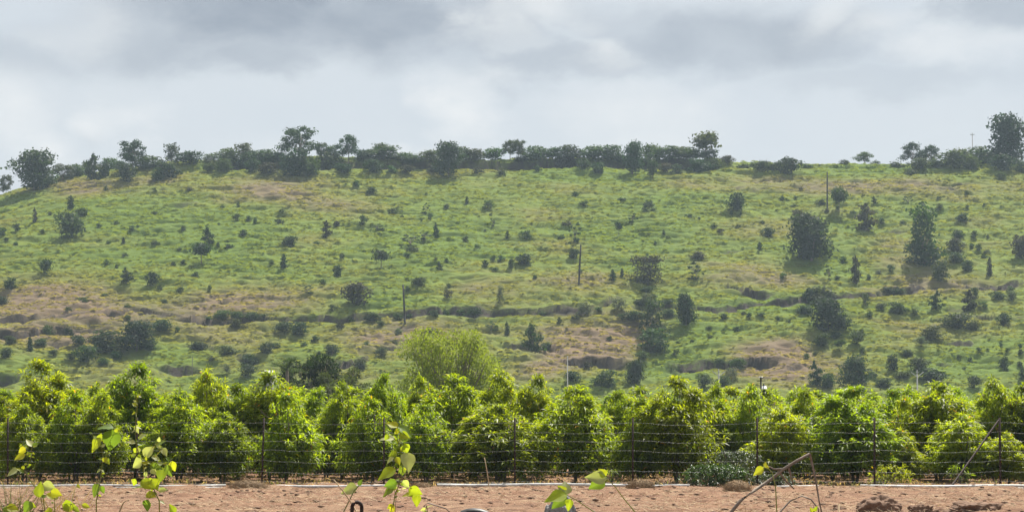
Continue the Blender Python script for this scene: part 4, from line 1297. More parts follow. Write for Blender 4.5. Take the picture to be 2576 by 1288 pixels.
def orchard_mesh(seed, R, H, shoots=440, per=12, young=0.5):
    """young mango-like tree: several upright leaders, each hung with whorls of drooping lance leaves"""
    r = np.random.default_rng(seed)
    mb = MB()
    cols = int(r.integers(5, 8))
    PP, OO, EE = [], [], []
    for c in range(cols):
        n = shoots // cols
        ca = c * 2.4 + r.uniform(0, .8)
        cr = R * (0 if c == 0 else r.uniform(.38, .62))
        top = H * (1.0 if c == 0 else r.uniform(.55, .9))
        z = r.random(n) ** .85
        fat = np.interp(z, [0, .12, .4, .7, .88, 1.0], [.55, .9, 1.0, .85, .52, .08])
        a = r.uniform(0, 2 * math.pi, n)
        q = R * .56 * fat * (.35 + .8 * r.random(n) ** .6) * (1 + .25 * np.sin(z * 17 + c * 2))
        PP.append(np.stack([cr * math.cos(ca) + q * np.cos(a), cr * math.sin(ca) + q * np.sin(a), .10 * H + z * (top - .10 * H)], 1))
        OO.append(np.stack([np.cos(a), np.sin(a), np.zeros(n)], 1))
        EE.append(z)
        k = 9                                                     # leader standing proud at the top
        zt = np.linspace(0, 1, k)
        PP.append(np.stack([cr * math.cos(ca) + r.normal(0, .05, k), cr * math.sin(ca) + r.normal(0, .05, k), top * .93 + zt * r.uniform(.08, .28)], 1))
        OO.append(norm(r.normal(size=(k, 3))) * np.array([.6, .6, 0]))
        EE.append(np.ones(k))
    P, out, lead = np.concatenate(PP), np.concatenate(OO), np.concatenate(EE)
    shoots = len(P)
    ax = norm(out * .8 + np.array([0, 0, 1.0]) * r.uniform(.3, 1.1, (shoots, 1)) + r.normal(0, .2, (shoots, 3)))
    e1 = norm(np.cross(ax, np.array([.3, .2, 1.0])))
    e2 = np.cross(ax, e1)
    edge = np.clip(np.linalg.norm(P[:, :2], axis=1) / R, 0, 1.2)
    tone = r.random(shoots)
    size = r.uniform(.8, 1.2, (shoots, 1))
    for k in range(per):
        g = k * 2.4 + r.uniform(0, .5, shoots)
        rad = e1 * np.cos(g)[:, None] + e2 * np.sin(g)[:, None]
        th = np.interp(k, [0, per - 1], [1.45, .5]) + r.normal(0, .15, shoots)
        D = ax * np.cos(th)[:, None] + rad * np.sin(th)[:, None] - np.array([0, 0, .12])
        base = P + ax * (0.014 * k)
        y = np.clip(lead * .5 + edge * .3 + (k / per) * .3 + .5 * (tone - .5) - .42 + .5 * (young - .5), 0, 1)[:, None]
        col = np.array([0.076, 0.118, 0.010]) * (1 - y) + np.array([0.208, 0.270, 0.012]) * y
        sp = r.random(shoots)
        col = np.where((sp < .006)[:, None], np.array([.32, .17, .02]), col)
        col = np.where((sp > .994)[:, None], np.array([.26, .24, .04]), col)
        col = col * r.uniform(.75, 1.25, (shoots, 1))
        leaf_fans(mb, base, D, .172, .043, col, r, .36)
    return mb.mesh('orchard_crown', M_ORCH)


def orchard_trunk(seed, R, H):
    r = np.random.default_rng(seed + 50)
    mb = MB()
    for k in range(r.integers(2, 4)):
        a = k * 2.4 + r.random()
        b = np.array([math.cos(a) * .06 * k, math.sin(a) * .06 * k, -.06])
        e = np.array([math.cos(a) * R * .35, math.sin(a) * R * .35, H * r.uniform(.7, .9)])
        m = b * .5 + e * .5 + r.normal(0, .05, 3)
        add_tube(mb, [b, m, e], [.032, .022, .008], 6)
        for j in range(7):
            s = r.uniform(.15, .8)
            o_ = b * (1 - s) + e * s
            aa = r.uniform(0, 6.28)
            t_ = o_ + np.array([math.cos(aa) * R * .7, math.sin(aa) * R * .7, r.uniform(.1, .5)])
            add_tube(mb, [o_, (o_ + t_) / 2 + [0, 0, -.05], t_], [.012, .009, .004], 5)
    return mb.mesh('orchard_trunk', M_BARK, True)


OP = []
for i, (R, H, yg) in enumerate(((.82, 2.9, .55), (.78, 2.75, .7), (.9, 2.6, .45), (.7, 3.0, .6), (.85, 2.4, .75), (.72, 2.2, .9))):
    OP.append((orchard_mesh(70 + i, R, H, 600, 12, yg), orchard_trunk(70 + i, R, H), R, H))

POSTX = [20, 345, 658, 966, 1295, 1592, 1905, 2200, 2517]
NUMW = ['first', 'second', 'third', 'fourth', 'fifth', 'sixth', 'seventh', 'eighth', 'ninth']
# crowns that show on the skyline or in front: centre x, top y, width, row, prototype
SEEN = [(8, 990, 120, 2, 2), (100, 898, 165, 2, 0), (190, 985, 140, 1, 4), (60, 1010, 120, 1, 2), (255, 985, 110, 1, 1), (345, 908, 140, 2, 3), (455, 980, 160, 1, 1), (400, 1000, 110, 2, 0), (520, 935, 110, 3, 5),
        (600, 958, 130, 2, 2), (680, 928, 130, 2, 3), (722, 985, 140, 1, 4), (800, 968, 110, 3, 0), (862, 960, 110, 2, 1), (968, 932, 110, 2, 2), (935, 1000, 135, 1, 4), (1060, 945, 100, 3, 1), (1140, 935, 160, 2, 0),
        (1262, 930, 140, 2, 1), (1255, 1010, 215, 1, 2), (1352, 936, 95, 2, 3), (1450, 963, 165, 1, 0), (1560, 975, 100, 2, 2), (1700, 940, 165, 1, 0), (1800, 965, 100, 2, 1), (1890, 968, 120, 2, 4), (1960, 1030, 130, 1, 5),
        (2022, 975, 110, 2, 1), (2150, 965, 190, 1, 0), (2275, 998, 100, 2, 4), (2268, 1080, 90, 1, 5), (2360, 955, 150, 2, 3), (2425, 1045, 130, 1, 5), (2500, 950, 110, 2, 1), (2570, 958, 110, 2, 3), (2535, 1090, 90, 1, 5),
        (1610, 1000, 100, 1, 5), (1075, 1010, 120, 1, 2), (820, 1030, 90, 2, 1), (560, 1030, 120, 1, 2)]
ROWY = {1: 53.6, 2: 56.6, 3: 59.8, 4: 63.0, 5: 66.4}
trees = []
r = np.random.default_rng(21)
for x, yt, w, row, pr in SEEN:
    Y = ROWY[row] + r.uniform(-.35, .35)
    trees.append([x, yt, w, row, pr, Y])
for row in (2, 3, 4, 5):                      # the rest of each row, filling in behind
    have = [t[0] for t in trees if t[3] == row]
    x = -90 + 30 * row
    while x < 2690:
        if all(abs(x - h) > 70 for h in have):
            trees.append([x + r.uniform(-15, 15), r.uniform(966, 994), r.uniform(115, 150), row, int(r.integers(0, 5)), ROWY[row] + r.uniform(-.4, .4)])
        x += 118
gaps = {}
for t in trees:
    k = sum(1 for p in POSTX if p < t[0]) - 1
    gaps.setdefault((t[3], k), []).append(t)
LAB = {}
for (row, k), ts in gaps.items():
    ts.sort(key=lambda t: t[0])
    rw = ['front-row', 'second-row', 'third-row', 'fourth-row', 'fifth-row'][row - 1]
    if k < 0:
        spot = 'left of the first fence post'
    elif k >= 8:
        spot = 'right of the ninth fence post'
    else:
        spot = f'behind the gap between {NUMW[k]} and {NUMW[k + 1]} fence posts'
    pos = {1: [''], 2: [', left of two', ', right of two'], 3: [', left of three', ', middle of three', ', right of three']}.get(
        len(ts), [f', {NUMW[i]} from left' for i in range(len(ts))])
    for t, q in zip(ts, pos):
        LAB[id(t)] = f'{rw} orchard tree {spot}{q}'
for t in trees:
    x, yt, w, row, pr, Y = t
    cm, tm, R, H = OP[pr]
    top = at(x, yt + 4, Y)
    z = 0.0
    h = top[2] - z
    ww = w * Y * HF / W0 * 0.5 * 1.13
    s = (ww / R, ww / R, h / (H * 1.05))
    o = empty('orchard_tree', (top[0], Y, z), s, float(r.uniform(0, 6.28)))
    link('crown', cm, o)
    link('trunk', tm, o)
    tag(o, LAB[id(t)], 'orchard tree', 'orchard trees in rows behind the wire fence')

# yellow-green seedling and small plants at the orchard edge
def seedling(name, x, ytop, wpx, Y, lab, cat, col, shoots, mat, ll=.13, lw=.04, base=None, glossy=False, group=None, zz=None):
    t = at(x, ytop, Y)
    zb = near_h(np.array([t[0]]), np.array([Y]))[0] if zz is None else zz
    h = t[2] - zb
    w = wpx * Y * HF / W0 * .5
    o = empty(name, (t[0], Y, zb))
    rr = np.random.default_rng(int(x))
    mb = MB()
    a = rr.uniform(0, 6.28, shoots)
    z_ = rr.uniform(.1, .95, shoots)
    q = w * np.sqrt(rr.random(shoots)) * np.sqrt(np.clip(1 - (z_ - .3) ** 2 / .55, .05, 1))
    P = np.stack([q * np.cos(a), q * np.sin(a) * .6, z_ * h], 1)
    ax = norm(np.stack([np.cos(a), np.sin(a), np.ones(shoots)], 1) + rr.normal(0, .3, (shoots, 3)))
    for k in range(9):
        D = norm(ax * .5 + rr.normal(0, .7, (shoots, 3)) - np.array([0, 0, .15]))
        leaf_fans(mb, P + rr.normal(0, .02, P.shape), D, ll, lw, np.asarray(col) * rr.uniform(.6, 1.35, (shoots, 1)), rr)
    link('foliage', mb.mesh('foliage', mat), o)
    mb = MB()
    for k in range(min(shoots, 26)):
        add_tube(mb, [(0, 0, -.03), P[k] * [.4, .4, .5], P[k]], [.009, .007, .003], 4)
    link('stem', mb.mesh('stem', M_BARK, True), o)
    tag(o, lab, cat, group)
    return o


seedling('seedling', 2240, 1172, 105, 51.6, 'bright yellow-green seedling at the foot of the eighth fence post', 'seedling', (.17, .20, .03), 45, M_ORCH, .14, .035)
seedling('seedling', 2210, 1200, 50, 51.7, 'tiny yellow seedling just left of the eighth fence post', 'seedling', (.16, .18, .03), 14, M_ORCH, .12, .03)
seedling('seedling', 1330, 1185, 90, 52.2, 'low leafy seedling right of the fifth fence post under the orchard', 'seedling', (.08, .12, .025), 24, M_ORCH, .14, .035)
seedling('seedling', 1540, 1180, 50, 52.2, 'small leafy seedling left of the sixth fence post', 'seedling', (.09, .12, .03), 16, M_ORCH, .13, .035)
seedling('seedling', 2412, 1172, 60, 52.3, 'small green seedling left of the slanted fence brace foot', 'seedling', (.10, .14, .025), 18, M_ORCH, .14, .035)
seedling('leafy_shrub', 1800, 1168, 185, 51.3, 'low dark glossy shrub sprawling before the fence right of sixth post', 'shrub', (.042, .085, .024), 330, M_SHRUB, .085, .035)
seedling('leafy_shrub', 1850, 1130, 170, 51.9, 'taller sprawling grey-green shrub around the seventh fence post', 'shrub', (.055, .075, .045), 260, M_SHRUB, .085, .032)
seedling('leafy_shrub', 1945, 1195, 130, 51.2, 'low shrub with pale leaf glints between seventh and eighth fence posts', 'shrub', (.05, .07, .04), 160, M_SHRUB, .085, .032)

# ---------------------------------------------------------------- fence
FY = 51.0


def gz(x, y):
    return float(near_h(np.array([x]), np.array([y]))[0])


def build_fence():
    o = empty('wire_fence', (0, FY, 0))
    tops = []
    for i, px in enumerate([-300] + POSTX + [2830]):
        lean = 0.09 if px == 658 else 0.0
        X = at(px, 1222, FY)[0]
        b = gz(X, FY)
        t = at(px + (6 if px == 658 else -2 if px == 2517 else 0), 1050, FY)
        mb = MB()
        w = .022
        # angle iron: two thin flanges
        for lo, hi in (((-w, -.004), (w, .004)), ((-w, .004), (-w + .008, .044))):
            V = []
            for zz, dx in ((b - .3, 0.0), (t[2], t[0] - X)):
                V += [(X + dx + lo[0], lo[1], zz), (X + dx + hi[0], lo[1], zz), (X + dx + hi[0], hi[1], zz), (X + dx + lo[0], hi[1], zz)]
            mb.add(V, None, [(0, 3, 2, 1), (4, 5, 6, 7), (0, 1, 5, 4), (1, 2, 6, 5), (2, 3, 7, 6), (3, 0, 4, 7)])
        link('post', mb.mesh('post', M_RUST), o)
        tops.append((X, t[0] - X, b, t[2]))
    a, b_ = at(2384, 1224, FY), at(2512, 1056, FY)
    mb = MB(); add_tube(mb, [(a[0], -.06, -.1), (b_[0], -.03, b_[2])], [.026, .024], 6)
    tag(link('brace', mb.mesh('brace', M_RUST, True), o), 'slanted brace propped against the ninth post')
    rr = np.random.default_rng(8)
    for k, yy in enumerate((1062, 1086, 1108, 1132, 1158, 1184, 1210)):
        mb = MB()
        zc = at(0, yy, FY)[2]
        pts = []
        for (x0, d0, b0, t0), (x1, d1, b1, t1) in zip(tops[:-1], tops[1:]):
            sag = rr.uniform(.015, .075)
            e0, e1 = rr.normal(0, .02, 2)
            f0 = (zc - b0) / (t0 - b0) * d0
            for s in np.linspace(0, 1, 15)[:-1]:
                pts.append((x0 + (x1 - x0) * s + f0 * (1 - s), -.03, zc + e0 * (1 - s) * .6 - sag * 4 * s * (1 - s) + .008 * math.sin(s * 19 + k * 2) + rr.normal(0, .004)))
        add_tube(mb, pts, .0014, 4)
        P = np.array(pts)
        for s in np.arange(0, len(P) - 1, .55):          # barbs
            i = int(s)
            q = P[i] + (P[i + 1] - P[i]) * (s - i)
            g = rr.uniform(0, 3.1)
            d = np.array([.3, math.cos(g), math.sin(g)]) * .013
            add_tube(mb, [q - d, q + d], .0013, 3)
        link('wire', mb.mesh('wire', M_WIRE, True), o)
    tag(o, 'barbed wire fence on thin rusty posts along the orchard edge', 'fence')


build_fence()


def build_pipes():
    rr = np.random.default_rng(15)
    def pipe(x0, x1, y, Y, rad0, lab, drop=0.0):
        X0, X1 = at(x0, 1222, Y)[0], at(x1, 1222, Y)[0]
        o = empty('irrigation_pipe', ((X0 + X1) / 2, Y, 0))
        n = max(6, int((X1 - X0) / .7))
        c = (X0 + X1) / 2
        pts = []
        for i in range(n + 1):
            X = X0 + (X1 - X0) * i / n
            rad = rad0 * .85
            pts.append((X - c, .035 * math.sin(X * .9 + Y) + rr.normal(0, .006), at(x0, y, Y)[2] + .012 * math.sin(X * 1.7) - drop * (i / n)))
        mb = MB(); add_tube(mb, pts, rad, 9)
        link('pipe', mb.mesh('pipe', M_PIPE, True), o)
        for i in (n // 3, 2 * n // 3):
            p_, q_ = np.array(pts[i]), np.array(pts[i]) + [.09, 0, 0]
            mb = MB(); add_tube(mb, [p_, q_], rad * 1.25, 9)
            link('pipe_coupling', mb.mesh('pipe_coupling', M_PIPE, True), o)
        tag(o, lab, 'pipe', 'white pipes lying along the fence foot')
    pipe(-120, 568, 1221, 50.55, .034, 'long white pipe along the fence foot left of the first straw heap')
    pipe(-120, 560, 1226, 50.2, .018, 'thin white pipe lying in front of the long left pipe')
    pipe(694, 972, 1222, 50.5, .036, 'white pipe between the first straw heap and the fourth fence post')
    pipe(1100, 1590, 1219, 50.5, .042, 'thick white pipe past the fifth fence post, left of the second straw heap')
    pipe(1125, 1500, 1228, 50.1, .016, 'thin white pipe lying just in front of the thick middle pipe')
    pipe(1640, 1735, 1221, 50.7, .03, 'short white pipe end between the second straw heap and the dark shrub')
    pipe(1955, 2060, 1222, 50.6, .028, 'short white pipe piece right of the low glinting shrub')
    pipe(2165, 2700, 1222, 50.5, .038, 'long white pipe under the slanted brace at right')
    pipe(2280, 2700, 1229, 50.1, .026, 'thinner white pipe in front of the long right pipe')


build_pipes()


def rock_mesh(name, seed, mat, rough=.25, sub=3, flat=.75):
    import bmesh
    bm = bmesh.new()
    bmesh.ops.create_icosphere(bm, subdivisions=sub, radius=1)
    rr = np.random.default_rng(seed)
    V = np.array([v.co[:] for v in bm.verts])
    d = np.zeros(len(V))
    for i in range(44):
        k = norm(rr.normal(size=3))
        f = 1.5 + i * .55
        d += (1 - 2 * np.abs(np.sin(V @ k * f + rr.uniform(0, 6)))) * rr.uniform(.3, 1) * 1.1 / f ** .8
    V = V * (1 + rough * d[:, None] * .4)
    for v, c in zip(bm.verts, V):
        v.co = (c[0], c[1], max(c[2] * flat, -.35))
    me = bpy.data.meshes.new(name)
    bm.to_mesh(me); bm.free()
    me.polygons.foreach_set('use_smooth', np.ones(len(me.polygons), bool))
    me.materials.append(mat)
    return me


def build_litter():
    rr = np.random.default_rng(33)
    # loose clods
    n = 3000
    X, Y = rr.uniform(-13.5, 13.5, n), rr.uniform(34.5, 50.8, n)
    s = .012 + .07 * rr.random(n) ** 6
    octa = np.array([(1, 0, 0), (-1, 0, 0), (0, 1, 0), (0, -1, 0), (0, 0, .42), (0, 0, -.42)], float)
    ot = np.array([(0, 2, 4), (2, 1, 4), (1, 3, 4), (3, 0, 4), (2, 0, 5), (1, 2, 5), (3, 1, 5), (0, 3, 5)])
    V = octa[None] * s[:, None, None] * rr.uniform(.6, 1.3, (n, 6, 1)) + np.stack([X, Y, near_h(X, Y) + s * .25], 1)[:, None]
    T = (np.arange(n)[:, None, None] * 6 + ot[None]).reshape(-1, 3)
    mb = MB(); mb.add(V.reshape(-1, 3), T)
    tag(link('soil_clods', mb.mesh('soil_clods', M_CLOD)), 'small loose clods of red soil over the field', 'soil', kind='stuff')
    # straw
    n = 26000
    X, Y = rr.uniform(-13.5, 13.5, n), rr.uniform(34.5, 51.2, n)
    keep = vnoise(X / 1.5, Y / 1.5, 71) + rr.normal(0, .2, n) > .45
    X, Y = X[keep], Y[keep]
    n = len(X)
    a = rr.uniform(0, 6.28, n)
    d = np.stack([np.cos(a), np.sin(a), rr.normal(.1, .3, n)], 1) * rr.uniform(.04, .2, (n, 1))
    P = np.stack([X, Y, near_h(X, Y) + .012], 1)
    w = np.stack([np.sin(a), -np.cos(a), np.zeros(n)], 1) * .0035 + np.array([0, 0, .0025])
    V = np.stack([P - w, P + w, P + d + w * .5, P + d - w * .5], 1).reshape(-1, 3)
    mb = MB(); mb.add(V, None, np.arange(n * 4).reshape(-1, 4), np.repeat(rr.uniform(.5, 1.25, (n, 1)) * np.ones(3), 4, 0))
    tag(link('straw_litter', mb.mesh('straw_litter', M_STRAW)), 'scattered dry straw and stubble on the red soil', 'straw', kind='stuff')
    # dead leaves under the trees
    n = 5000
    X, Y = rr.uniform(-15, 15, n), rr.uniform(51, 62, n)
    P = np.stack([X, Y, near_h(X, Y) + .03 + rr.uniform(0, .05, n)], 1)
    a = rr.uniform(0, 6.28, n)
    D = np.stack([np.cos(a), np.sin(a), rr.normal(.1, .3, n)], 1)
    mb = MB(); leaf_fans(mb, P, D, .15, .045, np.array([[.16, .11, .07]]) * rr.uniform(.4, 1.4, (n, 1)), rr)
    tag(link('leaf_litter', mb.mesh('leaf_litter', M_GRASS)), 'dead brown leaves lying under the orchard trees', 'leaves', kind='stuff')
    # fresh weeds at the fence foot
    n = 2600
    X = rr.uniform(-13.5, 13.5, n); Y = rr.uniform(50.9, 52.5, n)
    keep = vnoise(X / .9, Y / .6, 75) > .45
    X, Y = X[keep], Y[keep]; n = len(X)
    P = np.stack([X, Y, near_h(X, Y)], 1)
    D = np.stack([rr.normal(0, .5, n), rr.normal(0, .5, n), np.ones(n)], 1)
    cc = np.where((rr.random(n) < .45)[:, None], np.array([.10, .12, .04]), np.array([.3, .22, .12])) * rr.uniform(.6, 1.3, (n, 1))
    mb = MB(); leaf_fans(mb, P, D, .2, .014, cc, rr, .2)
    tag(link('fence_grass', mb.mesh('fence_grass', M_GRASS)), 'thin dry and green grass along the fence foot', 'grass', kind='stuff')


build_litter()


def straw_heap(x, y, wpx, hpx, Y, lab, seed, dark=1.0):
    rr = np.random.default_rng(seed)
    b = at(x, y, Y)
    w, h = wpx * Y * HF / W0 / 2, hpx * Y * HF / W0
    z = gz(b[0], Y)
    o = empty('straw_heap', (b[0], Y, z))
    core = rock_mesh('heap_core', seed, M_CLOD, .35, 3, 1.0)
    link('heap_core', core, o, (0, 0, 0), (w * .75, w * .55, h * .6))
    n = 1700
    d = norm(rr.normal(size=(n, 3))); d[:, 2] = np.abs(d[:, 2])
    P = d * np.array([w * .85, w * .62, h * .85]) * rr.uniform(.65, 1.12, (n, 1))
    t = norm(np.cross(d, rr.normal(size=(n, 3)))) * rr.uniform(.05, .22, (n, 1)) + d * rr.uniform(-.02, .09, (n, 1))
    s = norm(np.cross(t, d)) * .004
    V = np.stack([P - t / 2 - s, P - t / 2 + s, P + t / 2 + s * .5, P + t / 2 - s * .5], 1).reshape(-1, 3)
    V[:, 2] = np.maximum(V[:, 2], -.02)
    mb = MB(); mb.add(V, None, np.arange(n * 4).reshape(-1, 4), np.repeat(rr.uniform(.3, 1.05, (n, 1)) * dark * np.array([1, .9, .8]), 4, 0))
    link('straw', mb.mesh('straw', M_STRAW), o)
    tag(o, lab, 'heap', 'heaps of dry roots and straw at the fence foot')


straw_heap(625, 1228, 120, 26, 50.0, 'reddish heap of soil and dry roots between second and third fence posts', 3, .8)
straw_heap(1612, 1230, 85, 26, 49.6, 'brown straw heap at the foot of the sixth fence post', 5, .9)
straw_heap(1855, 1240, 82, 28, 48.0, 'brown rounded straw heap in front of the dark glossy shrub', 8, 1.0)
straw_heap(1060, 1224, 60, 14, 50.2, 'low straw heap right of the fourth fence post', 11, 1.0)


def stone(name, x, ytop, wpx, Y, mat, lab, cat, seed, rough=.3, zb=None, flat=.8, group=None):
    t = at(x, ytop, Y)
    z = gz(t[0], Y) if zb is None else zb
    h = t[2] - z
    w = wpx * Y * HF / W0 / 2
    me = rock_mesh(name, seed, mat, rough, 5, 1.0)
    hz = max(v.co.z for v in me.vertices)
    hx = max(abs(v.co.x) for v in me.vertices)
    o = link(name, me, None, (t[0], Y, z - .02), (w / hx, w / hx * .8, (h + .02) / hz))
    tag(o, lab, cat, group)
    return o


stone('earth_clod', 2212, 1242, 135, 36.6, M_CLOD, 'big rough clod of dark earth at the bottom right edge', 'clod', 3, .3)
stone('earth_clod', 2320, 1262, 110, 36.6, M_CLOD, 'flat broken earth clod just right of the big clod', 'clod', 6, .4)
stone('earth_clod', 2440, 1258, 170, 36.5, M_CLOD, 'long low earth clod bank left of the bottom right corner', 'clod', 9, .4)
stone('earth_clod', 2112, 1272, 40, 36.8, M_CLOD, 'small dark earth clod left of the big clod', 'clod', 12, .35)
stone('grey_stone', 1405, 1239, 130, 12.6, M_ROCK, 'grey stone behind the near lobed leaf at the bottom edge', 'stone', 21, .22)
stone('grey_stone', 1488, 1281, 46, 12.6, M_ROCK, 'small grey stone right of the bigger stone at the bottom edge', 'stone', 24, .2)
for i, (x, y, s_, lab) in enumerate(((1308, 1245, 12, 'small dark clod on the soil below the fifth fence post'), (1838, 1258, 16, 'small dark clod on the soil below the rounded straw heap'),
                                     (712, 1262, 14, 'small dark clod on the soil right of the tall left weed'), (1075, 1258, 12, 'small dark clod right of the tall middle weed'))):
    stone('earth_clod', x, y, s_, 43.0 if i else 44.0, M_CLOD, lab, 'clod', 40 + i, .3)


def build_black_pipe():
    Y = 12.8
    a, b, c = at(1135, 1290, Y), at(1192, 1277, Y), at(1240, 1288, Y)
    z = gz(b[0], Y)
    o = empty('black_pipe', (b[0], Y, z))
    mb = MB()
    pts = []
    for s in np.linspace(0, 1, 15):
        ang = math.pi * s
        pts.append((-.16 * math.cos(ang), .0, (b[2] - z - .035) * math.sin(ang) ** .45))
    add_tube(mb, pts, .035, 12)
    link('pipe', mb.mesh('pipe', M_BLACK, True), o)
    mb = MB()
    for s in (-1, 1):
        add_tube(mb, [(s * .16, 0, -.05), (s * .16, 0, .03)], .045, 12)
    link('pipe_collar', mb.mesh('pipe_collar', M_BLACK, True), o)
    tag(o, 'smooth black curved pipe poking up at the bottom edge near the middle', 'pipe')
    # rusty iron loop
    X = at(898, 1258, Y)
    z = gz(X[0], Y)
    o = empty('iron_loop', (X[0], Y, z))
    h = X[2] - z - .011
    mb = MB()
    pts = [(-.030, 0, -.1), (-.031, 0, h * .5), (-.030, 0, h - .05)] + [(-.030 * math.cos(g), 0, h - .032 + .032 * math.sin(g)) for g in np.linspace(.2, math.pi - .2, 9)] + [(.030, 0, h - .05), (.031, 0, h * .5), (.030, 0, -.1)]
    add_tube(mb, pts, .0115, 8)
    link('rod', mb.mesh('rod', M_RUST, True), o)
    tag(o, 'rusty brown iron rod loop at the bottom edge left of the tall middle weed', 'iron loop')


build_black_pipe()


def sticks():
    def stick(name, pts, rad, mat, lab, cat, Y, extra=()):
        P = np.array([at(x, y, Y) for x, y in pts])
        base = P[0].copy(); base[2] = gz(P[0][0], Y)
        o = empty(name, base)
        mb = MB(); add_tube(mb, P - base, np.linspace(rad, rad * .7, len(P)), 7)
        link('stem', mb.mesh('stem', mat, True), o)
        for e in extra:
            Q = np.array([at(x, y, Y) for x, y in e])
            mb = MB(); add_tube(mb, Q - base, np.linspace(rad * .7, rad * .35, len(Q)), 6)
            link('twig', mb.mesh('twig', mat, True), o)
        tag(o, lab, cat)
        return o
    z1 = lambda k, x, y: ((0, 647.6, 1295.2, 1928.5)[k] + x * .3296 * 1.0 * (0.9174 if False else 1), 863.5 + y * .3296)
    A = lambda k, *p: [z1(k, x, y) for x, y in p]
    stick('dead_branch', A(2, (1560, 1420), (1650, 1288), (1720, 1200), (1830, 1120), (1965, 1030)) + A(3, (120, 965), (230, 895), (330, 842)), .0125, M_TWIG,
          'dark bent dead branch crossing the lower right, peaked like a tent', 'branch', 13.2,
          (A(3, (330, 842), (350, 930), (375, 1040), (400, 1200), (430, 1330)), A(3, (150, 955), (60, 960), (10, 935)), A(3, (90, 970), (140, 1040), (210, 1110)), A(3, (168, 950), (185, 1010), (205, 1070))))
    stick('bent_twig', A(3, (70, 1320), (180, 1200), (270, 1162), (340, 1190), (395, 1260), (400, 1330)), .006, M_TWIG, 'thin arched twig under the peaked dead branch', 'twig', 13.0)
    stick('dry_stalk', A(1, (760, 1290), (720, 1220), (650, 1120), (580, 1037)), .005, M_STRAW, 'pale dry stalk leaning up-left from the iron loop', 'stalk', 13.0)
    stick('dry_stalk', A(1, (1765, 1120), (1765, 1060), (1750, 960), (1732, 870)), .014, M_STRAW, 'pale thin upright stalk left of the fifth fence post', 'stalk', 49.5)
    stick('dry_stalk', A(0, (905, 1300), (930, 1240), (945, 1210), (985, 1190)), .006, M_STRAW, 'pale curved dry stalk on the soil between the left weeds', 'stalk', 13.2)
    stick('dry_stalk', A(1, (1290, 1300), (1270, 1240), (1300, 1215), (1440, 1260), (1470, 1288)), .005, M_TWIG, 'thin brown bent stalk right of the tall middle weed', 'stalk', 13.4)
    stick('dry_stalk', A(3, (548, 1320), (550, 1225)), .008, M_STRAW, 'short pale upright peg left of the big earth clod', 'stalk', 14.0)
    stick('fallen_log', A(3, (640, 1100), (680, 1118), (760, 1128), (880, 1124), (975, 1116)), .05, M_TWIG, 'smooth grey fallen log lying under the eighth fence post', 'log', 49.6)


sticks()


def build_station():
    Y = 61.5
    t = at(1914, 944, Y)
    o = empty('weather_station', (t[0], Y, 0))
    h = t[2]
    mb = MB(); add_tube(mb, [(0, 0, -.2), (0, 0, h - .06)], .026, 8); link('post', mb.mesh('post', M_BLACK, True), o)
    mb = MB(); add_tube(mb, [(0, 0, h - .06), (0, 0, h - .03)], .062, 10); link('cap', mb.mesh('cap', M_PIPE, True), o)
    mb = MB(); add_tube(mb, [(-.12, 0, h - .165), (.14, 0, h - .155)], .014, 6); link('crossarm', mb.mesh('crossarm', M_BLACK, True), o)
    mb = MB(); add_tube(mb, [(.095, -.02, h - .40), (.095, -.02, h - .31)], [.085, .06], 12); link('shield', mb.mesh('shield', M_PIPE, True), o)
    mb = MB(); add_tube(mb, [(.08, -.02, h - .31), (.08, -.02, h - .25)], [.03, .022], 8); link('sensor', mb.mesh('sensor', M_BLACK, True), o)
    mb = MB(); add_tube(mb, [(.085, -.02, h - .50), (.085, -.02, h - .43)], [.035, .045], 8); link('battery_box', mb.mesh('battery_box', M_BLACK, True), o)
    tag(o, 'black instrument post with white cap and box above the right orchard trees', 'weather station')


build_station()

# ---------------------------------------------------------------- foreground weeds
WLEAF = {}


def weed_leaf(tone, v):
    key = (tone, v)
    if key in WLEAF:
        return WLEAF[key]
    rr = np.random.default_rng(500 + v)
    n = 7
    V, T = [], []
    ts = np.linspace(0, 1, n)
    wd = np.interp(ts, [0, .12, .3, .5, .75, 1], [.1, .72, .95, .85, .45, 0.0]) * (.37 + .05 * v)
    for t, w in zip(ts, wd):
        bend = -.10 * (1 + v * .6) * t * t
        wav = .025 * math.sin(t * 12 + v)
        V += [(-w, t - .05 * (1 - t), bend + w * .30 + wav), (-w * .5, t - .02 * (1 - t), bend + w * .12), (0, t, bend), (w * .5, t - .02 * (1 - t), bend + w * .12), (w, t - .05 * (1 - t), bend + w * .26 - wav)]
    Q = []
    for i in range(n - 1):
        for j in range(4):
            Q.append((i * 5 + j, i * 5 + j + 1, i * 5 + j + 6, i * 5 + j + 5))
    col = {'lime': (.21, .26, .025), 'green': (.105, .165, .03), 'pale': (.27, .32, .17), 'yellow': (.255, .28, .03)}[tone]
    mb = MB()
    k = np.tile(np.asarray(col), (len(V), 1)) * rr.uniform(.9, 1.1, (len(V), 1))
    k[2::5] *= 1.25                                       # pale midrib
    mb.add(V, None, Q, k)
    WLEAF[key] = mb.mesh('weed_leaf', M_WEED, True)
    return WLEAF[key]


